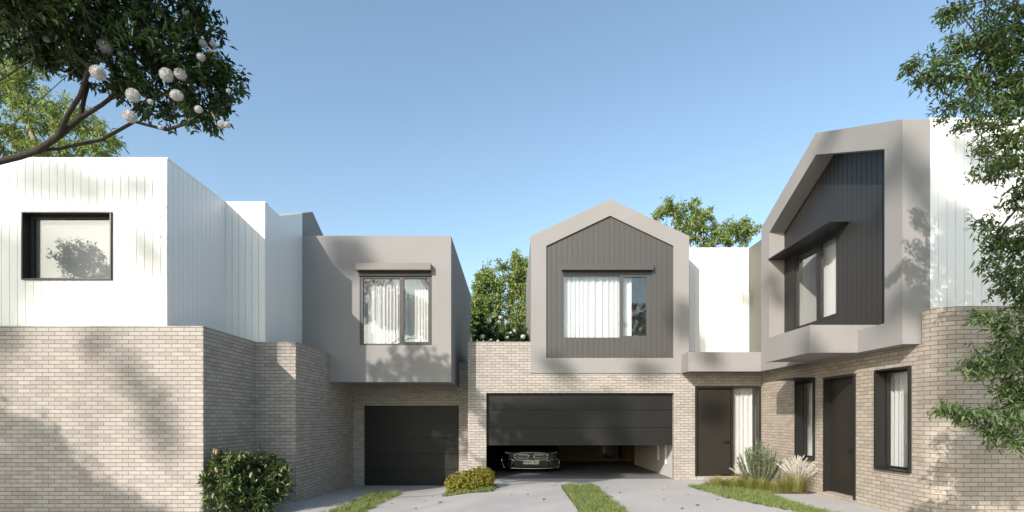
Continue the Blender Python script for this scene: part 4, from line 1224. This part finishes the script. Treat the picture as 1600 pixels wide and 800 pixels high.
for k, (px, py) in enumerate([(330, 694), (374, 716), (338, 734), (348, 735), (388, 730), (405, 735), (415, 728), (440, 735), (452, 734), (333, 774), (410, 692), (425, 694), (434, 766), (338, 706), (349, 700), (392, 742)]):
    tp = nodes[np.array(tips)]
    sx = 800 + F * tp[:, 0] / tp[:, 1]; sy = 655 - F * (tp[:, 2] - EYE) / tp[:, 1]
    near = tp[np.hypot(sx - px, sy - py) < 9]
    if len(near):
        d = near[:, 1].min() - 0.06; c = W(px, py, d)
    else:
        c = Vector(tp[int(np.argmin(np.hypot(sx - px, sy - py)))]) + Vector((0, -0.02, 0.02))
    r0 = 0.021 * rr.uniform(0.8, 1.15); h = 0.085 * rr.uniform(0.8, 1.15)
    v, t = bloom_mesh(np.random.default_rng(70 + k), (0, 0, 0), 1.0, 150, 1.0, 0.28)
    v = v * np.array([r0, r0, h / 2])
    mb = MB(); mb.tube([(0, 0, -h / 2), (0, 0, -h / 4), (0, 0, h / 4), (0, 0, h / 2)], [r0 * .5, r0 * .8, r0 * .8, r0 * .4], 7)
    cv = np.array(mb.v); qs = [f for f in mb.f]; tr = []
    for f in qs:
        for i in range(1, len(f) - 1): tr.append((f[0] + len(v), f[i] + len(v), f[i + 1] + len(v)))
    o = np_mesh('flower_spike', np.concatenate([v, cv]), np.concatenate([t, np.array(tr)]), M['spike'], None)
    o.parent = bk; o.location = c - world_loc(bk); o.rotation_euler = (rr.uniform(-.35, .35), rr.uniform(-.35, .35), 0)

# yellow-green shrub between the driveways
shrub('golden_shrub', (-0.98, 12.15, zg(-.98, 12.15)), 'low rounded yellow-green shrub between the two garage doors',
      [((-1.12, 12.1, 0.16), (0.46, 0.40, 0.28)), ((-0.78, 12.2, 0.24), (0.36, 0.36, 0.30)), ((-0.62, 12.3, 0.22), (0.22, 0.3, 0.26)), ((-1.3, 12.1, 0.05), (0.3, .3, .18))],
      2600, M['leaf_yellow'], 0.030, 0.019, 14, 63, step=0.06, along=0.05, shell=0.33)

# ---- grasses
def in_poly(x, y, poly):
    c = False; n = len(poly); j = n - 1
    for i in range(n):
        xi, yi = poly[i]; xj, yj = poly[j]
        if (yi > y) != (yj > y) and x < (xj - xi) * (y - yi) / (yj - yi) + xi: c = not c
        j = i
    return c
def lawn(name, label, poly, n, seed, h=0.085, w=0.010):
    rng = np.random.default_rng(seed); rr = random.Random(seed)
    xs = [p[0] for p in poly]; ys = [p[1] for p in poly]
    P_ = []
    while len(P_) < n:
        x, y = rr.uniform(min(xs) - .05, max(xs) + .05), rr.uniform(min(ys), max(ys))
        jx = 0.035 * math.sin(y * 9 + seed) + 0.02 * math.sin(y * 27) + rr.gauss(0, 0.035)
        if in_poly(x + jx, y + 0.03 * math.sin(x * 14), poly): P_.append((x, y, zg(x, y) + 0.002))
    P_ = np.array(P_)
    cl_ = 0.62 + 0.6 * np.sin(P_[:, 0] * 13 + np.sin(P_[:, 1] * 7) * 2) * np.sin(P_[:, 1] * 9 + 1.3 * np.sin(P_[:, 0] * 11))
    hh = h * np.clip(cl_, 0.35, 1.2) * rng.uniform(0.6, 1.3, n)
    ang = rng.uniform(0, 6.283, n); s = np.stack([np.cos(ang), np.sin(ang), np.zeros(n)], 1)
    lean = np.stack([rng.normal(0, .4, n), rng.normal(0, .4, n), np.ones(n)], 1)
    tip = P_ + lean * hh[:, None]
    v = np.stack([P_ - s * w / 2, P_ + s * w / 2, tip], 1).reshape(-1, 3)
    t = np.arange(3 * n).reshape(-1, 3)
    # soil sheet under the blades, cut fine so that it follows the ground
    mb = MB(); st = 0.12
    for i in range(int((max(xs) - min(xs)) / st) + 2):
        for j in range(int((max(ys) - min(ys)) / st) + 2):
            x0, y0 = min(xs) - st + i * st, min(ys) - st + j * st
            if in_poly(x0 + st / 2, y0 + st / 2, poly):
                mb.face([(a, b, zg(a, b) + 0.006) for a, b in ((x0, y0), (x0 + st, y0), (x0 + st, y0 + st))])
                mb.face([(a, b, zg(a, b) + 0.006) for a, b in ((x0, y0), (x0 + st, y0 + st), (x0, y0 + st))])
    bv = np.array(mb.v); bt = np.array(mb.f) + len(v)
    o = np_mesh(name, np.concatenate([v, bv]), np.concatenate([t, bt]), [M['blade_green'], M['turf']], None,
                mat_idx=np.concatenate([np.zeros(len(t)), np.ones(len(bt))]))
    tag(o, label, 'grass', kind='stuff')
lawn('grass_strip', 'narrow green grass strip in the concrete in front of the closed garage', [(-3.42, 4), (-2.78, 4), (-2.76, 12.6), (-2.9, 13.1), (-3.3, 13.0), (-3.42, 12.4)], 26000, 1)
lawn('grass_strip', 'straight green grass strip in the concrete in front of the half-open garage', [(1.19, 4), (1.96, 4), (2.05, 12.5), (1.95, 12.85), (1.4, 12.8), (1.25, 12.5)], 30000, 2)
lawn('lawn', 'curved green lawn in front of the grasses at the right brick wall', [(4.35, 12.65), (4.42, 11.8), (4.48, 10.8), (4.75, 10.0), (5.05, 9.2), (5.1, 8), (5.6, 8), (5.56, 9.2), (5.6, 10.2), (5.6, 11.2), (6.0, 11.5), (5.9, 12.9), (5.0, 12.9)], 26000, 3)
lawn('grass_patch', 'small green grass patch around the low yellow-green shrub', [(-1.5, 11.55), (-0.5, 11.6), (-0.35, 12.3), (-0.5, 12.9), (-1.5, 12.8), (-1.62, 12.1)], 5000, 4)
mb = MB()
for k in range(1):
    poly = [(5.3, 13.3), (4.85, 12.95), (5.3, 11.9), (5.7, 11.35), (6.5, 11.25), (6.76, 11.4), (6.76, 13.3)]
    mb.prismP(lambda u, v, w: (u, v, w), poly, 0.004, 0.022)
tag(mb.build('soil_bed', M['soil']), 'planting soil under the ornamental grasses', kind='structure')

def tuft(name, base, label, n, h, spread, mat, seed, w=0.007, plumes=0, ph=0.3, cat='grass', group=None, r0=0.06, plume_len=0.14):
    rng = np.random.default_rng(seed)
    root = thing(name, base, label, cat, group)
    b = np.array(base)
    ang = rng.uniform(0, 6.283, n); rad = np.abs(rng.normal(0, 1, n)); lean = spread * np.clip(rad, 0, 1.9) * 0.55
    p0 = b + np.stack([np.cos(ang) * r0 * rad, np.sin(ang) * r0 * rad, np.zeros(n)], 1)
    H = h * rng.uniform(0.55, 1.1, n)
    out = np.stack([np.cos(ang), np.sin(ang), np.zeros(n)], 1)
    p1 = p0 + out * (lean * H * 0.4)[:, None] + np.array([0, 0, 1.0]) * (H * 0.6)[:, None]
    p2 = p0 + out * (lean * H)[:, None] + np.array([0, 0, 1.0]) * (H * (1 - 0.25 * np.clip(lean, 0, 1.4)))[:, None]
    s = np.stack([-np.sin(ang), np.cos(ang), np.zeros(n)], 1) * w / 2
    v = np.stack([p0 - s, p0 + s, p1 + s * .8, p1 - s * .8, p2], 1).reshape(-1, 3)
    i = np.arange(n)[:, None] * 5
    t = np.concatenate([i + np.array([[0, 1, 2]]), i + np.array([[0, 2, 3]]), i + np.array([[3, 2, 4]])], 1).reshape(-1, 3)
    np_mesh('foliage', v, t, mat, root)
    if plumes:
        m = plumes; ang = rng.uniform(0, 6.283, m); rad = rng.uniform(0.1, 1.0, m)
        out = np.stack([np.cos(ang), np.sin(ang), np.zeros(m)], 1)
        top = b + out * (rad * ph * 0.62)[:, None] + np.array([0, 0, 1.0]) * (ph * (1.0 - 0.30 * rad ** 2) * rng.uniform(.82, 1.05, m))[:, None]
        V = []; Tt = []; c = 0
        for k in range(m):
            d = (top[k] - b); d /= np.linalg.norm(d)
            d2 = d + out[k] * 0.35; d2 /= np.linalg.norm(d2)
            q = 60
            tt = rng.random(q); pos = top[k][None, :] - d2[None, :] * (plume_len * (1 - tt))[:, None]
            dirs = d2[None, :] + rand_unit(rng, q) * 0.55
            vv, t2 = leaf_geo(pos, dirs, rand_unit(rng, q), 0.040, 0.006, 0.1, 0)
            V.append(vv); Tt.append(t2 + c); c += len(vv)
            st = np.array([b + out[k] * r0 * .5, (b + top[k]) / 2 + np.array([0, 0, .03]), top[k]])
            sd = np.array([-out[k][1], out[k][0], 0]) * 0.0015
            vv = np.array([st[0] - sd, st[0] + sd, st[1] + sd, st[1] - sd, st[2]]); V.append(vv)
            Tt.append(np.array([[0, 1, 2], [0, 2, 3], [3, 2, 4]]) + c); c += 5
        np_mesh('plumes', np.concatenate(V), np.concatenate(Tt), M['plume'], root)
    return root
labels_t = ['leftmost low olive tussock at the edge of the lawn', 'low olive tussock second from the left end of the row', 'low olive tussock in the middle of the row, before the upright shrub',
            'low olive tussock just right of centre in front of the upright shrub', 'low olive tussock at the right end of the row by the path', 'short olive tussock between the upright shrub and the large plume grass']
for k, (x, d, h, sd) in enumerate([(5.02, 12.45, .28, 1), (5.30, 12.15, .32, 2), (5.55, 11.95, .30, 3), (5.75, 11.75, .32, 4), (5.95, 11.6, .26, 5), (6.25, 11.7, .34, 6)]):
    tuft('grass_tussock', (x, d, 0.015), labels_t[k], 800, h, 1.0, M['blade_olive'], 80 + k, w=0.006, group='low tussocks along the bed', r0=0.13, cat='grass tussock')
tuft('plume_grass', (6.43, 11.55, 0.015), 'large pale plume grass against the brick wall beside the second front door', 900, 0.48, 0.9, M['blade_olive'], 91, plumes=85, ph=0.80, cat='plume grass', group='pale plume grasses', plume_len=0.26, r0=0.08)
tuft('plume_grass', (5.95, 13.2, 0.015), 'small pale plume grass before the glass panel of the first front door', 250, 0.3, 0.9, M['blade_olive'], 92, plumes=32, ph=0.55, cat='plume grass', group='pale plume grasses', plume_len=0.22)

# upright rosemary shrub
def rosemary(base, label, seed):
    rng = np.random.default_rng(seed); root = thing('rosemary_shrub', base, label, 'shrub')
    b = np.array(base); wood = MB(); V = []; Tt = []; c = 0; fl_ = []
    for k in range(85):
        a = rng.uniform(0, 6.283); rad = rng.uniform(0, 1) ** .7
        h = (1.16 - 0.50 * rad) * rng.uniform(.8, 1.08); o = np.array([math.cos(a), math.sin(a) * .8, 0])
        p0 = b + o * 0.08 * rad; p1 = b + o * (0.40 * rad) + np.array([0, 0, h * .45]); p2 = b + o * (0.56 * rad) + np.array([0, 0, h])
        wood.tube([tuple(p0), tuple(p1), tuple(p2)], [0.006, 0.004, 0.0015], 4)
        q = 190; t = rng.uniform(0.12, 1, q)[:, None]
        pos = (1 - t) ** 2 * p0 + 2 * t * (1 - t) * p1 + t * t * p2
        ax = (p2 - p0) / np.linalg.norm(p2 - p0)
        dirs = ax[None, :] * 0.75 + rand_unit(rng, q) * 0.75
        vv, t2 = leaf_geo(pos, dirs, rand_unit(rng, q), 0.048 * rng.uniform(.6, 1.2, q), 0.010, 0.1, 0)
        V.append(vv); Tt.append(t2 + c); c += len(vv)
        for _ in range(3):
            tt = rng.uniform(.4, .95); fl_.append((1 - tt) ** 2 * p0 + 2 * tt * (1 - tt) * p1 + tt * tt * p2 + rng.normal(0, .015, 3))
    wood.build('stem', M['bark_pale'], root, merge=False)
    np_mesh('foliage', np.concatenate(V), np.concatenate(Tt), M['leaf_rosemary'], root)
    fv = []; ft_ = []; c = 0
    for p in fl_:
        vv, t2 = leaf_geo(np.repeat(p[None, :], 4, 0), rand_unit(rng, 4), rand_unit(rng, 4), 0.016, 0.010); fv.append(vv); ft_.append(t2 + c); c += len(vv)
    np_mesh('blossom', np.concatenate(fv), np.concatenate(ft_), M['petal'], root)
rosemary((5.82, 12.1, 0.015), 'upright grey-green needle-leaved shrub with tiny white flowers between the grasses', 95)

# ---- fallen leaves
dl = None
zones = [('dry brown leaf on the concrete between left grass strip and yellow-green shrub', [(612, 787), (664, 783), (675, 777), (688, 785.5), (649, 795)]),
         ('dry brown leaf on the concrete just left of the central grass strip', [(799, 773), (824, 773), (850, 781)]),
         ('dry brown leaf fallen on the concrete right of the central grass strip', [(969, 770), (954, 777), (1035, 766), (1044, 760), (1075, 773), (1037, 781), (1066, 795), (948, 763), (945, 773)]),
         ('dry brown leaf fallen on the concrete along the edge of the curved lawn', [(1121, 781), (1090, 790)])]
rr = random.Random(9)
for lab, L in zones:
    for (px, py) in L:
        z = 0.0
        for _ in range(6):
            d = F * (EYE - z) / (py - 655); x = (px - 800) * d / F; z = zg(x, d)
        if dl is None:
            v = np.array([(-.045, 0, .004), (-.02, .022, .016), (0, 0, .006), (-.02, -.022, .014), (.02, .024, .020), (.045, .004, .022), (.02, -.022, .012)])
            t = np.array([(0, 2, 1), (0, 3, 2), (1, 2, 4), (2, 5, 4), (2, 6, 5), (2, 3, 6)])
            dl = np_mesh('fallen_leaf', v, t, M['dry_leaf'], None, loc=(0, 0, 0)); o = dl
        else:
            o = dl.copy(); COL.objects.link(o)
        sc_ = rr.uniform(0.7, 1.15)
        o.location = (x, d, z + 0.001); o.rotation_euler = (0, 0, rr.uniform(0, 6.28)); o.scale = (sc_, sc_, sc_)
        tag(o, lab, 'leaf', 'dry leaves fallen on the driveway')

# ---- trees behind the photographer that shade the facades
def up(p, t): return (p[0] - SUN.x * t, p[1] - t, p[2] + 0.62 * t)
def PW(px, py, d, t): return up(tuple(W(px, py, d)), t)
def shade_tree(label, base, targets, t, n, seed, ll, lw, per, mat, step, trunk_h):
    cl = [(PW(px, py, d, t), (r * rx, r, r * rz)) for (px, py, d, r, rx, rz) in targets]
    back_tree('street_tree', label, base, trunk_h, cl, n, mat, seed, ll, lw, per, M['bark'], step, group='trees on the street side', rt_=0.006)
shade_tree('tree across the driveway whose branches shade the lower left brick wall', (-17, 0.2, -0.5),
           [(20, 760, 9.12, 1.0, 1.5, .9), (110, 770, 9.12, .75, 1.3, .9), (-60, 640, 9.12, .9, 1, .9), (180, 800, 9.12, .6, 1.3, .5), (60, 680, 9.12, .5, 1.3, .8), (240, 800, 9.12, .35, 1.3, .5), (-100, 800, 9.12, 1.2, 1.3, .8)], 9, 1150, 101, .13, .055, 14, M['leaf_mid'], .25, 3.2)
shade_tree('tall far tree behind the viewer to the left', (-33, -27, -0.5),
           [(110, 285, 9.2, .6, 1.9, .45), (225, 285, 9.2, .4, .9, .4), (215, 370, 9.2, .3, .7, .9), (235, 400, 9.2, .35, .6, 1.6), (20, 440, 9.2, .5, 1.2, .5), (150, 540, 9.12, .32, .8, .8), (215, 590, 9.12, .28, .7, .9),
            (255, 660, 9.12, .4, .6, 1.8), (545, 398, 13.03, .5, 1.3, .8), (20, 380, 9.2, .5, 1.5, .5), (-60, 500, 9.2, .8, 1.5, .9)], 36, 850, 103, .20, .09, 16, M['leaf_mid'], .6, 15)
shade_tree('tall far tree directly behind the viewer', (-22, -20, -0.5),
           [(875, 575, 13.9, .40, 1.2, .7), (1010, 578, 13.9, .35, 1.3, .6), (1068, 500, 13.9, .42, .7, 1.3), (1165, 465, 14.8, .25, .8, .8), (1110, 560, 13.4, .35, 1.2, .6), (1110, 640, 13.9, .35, 1.0, 1.0),
            (850, 650, 13.9, .55, 2.4, .6), (930, 630, 13.9, .35, 2.0, .6), (960, 670, 13.9, .4, 1.0, .8), (1215, 460, 13.0, .3, .5, 1.2)], 34, 600, 107, .20, .09, 16, M['leaf_mid'], .6, 12)
shade_tree('tall far tree behind the viewer to the right', (-6, -22, -0.5),
           [(1400, 250, 8.6, .35, .7, 1.0), (1440, 300, 8.6, .35, .6, 1.4), (1420, 470, 8.5, .35, .9, .9), (1540, 260, 8.6, .4, 1.2, .6), (1520, 400, 8.5, .5, 1.2, .8), (1600, 590, 8.1, .8, 1.0, 1.6), (1500, 640, 8.1, .35, 1.0, .9), (1530, 750, 8.1, .4, 1.0, .7), (1480, 600, 8.1, .3, .9, .9), (1500, 230, 8.6, .3, 1.0, .8), (1500, 340, 8.5, .35, .9, 1.0), (1510, 540, 8.1, .45, 1.0, .9), (1560, 700, 8.1, .5, 1.1, .7), (1600, 760, 8.1, .35, 1, .8), (1640, 430, 8.2, .9, 1, 1.2),
            (1270, 640, 11.5, .3, .5, 1.0), (1300, 250, 10.9, .25, .8, .6)], 30, 1700, 109, .19, .085, 16, M['leaf_mid'], .6, 10)
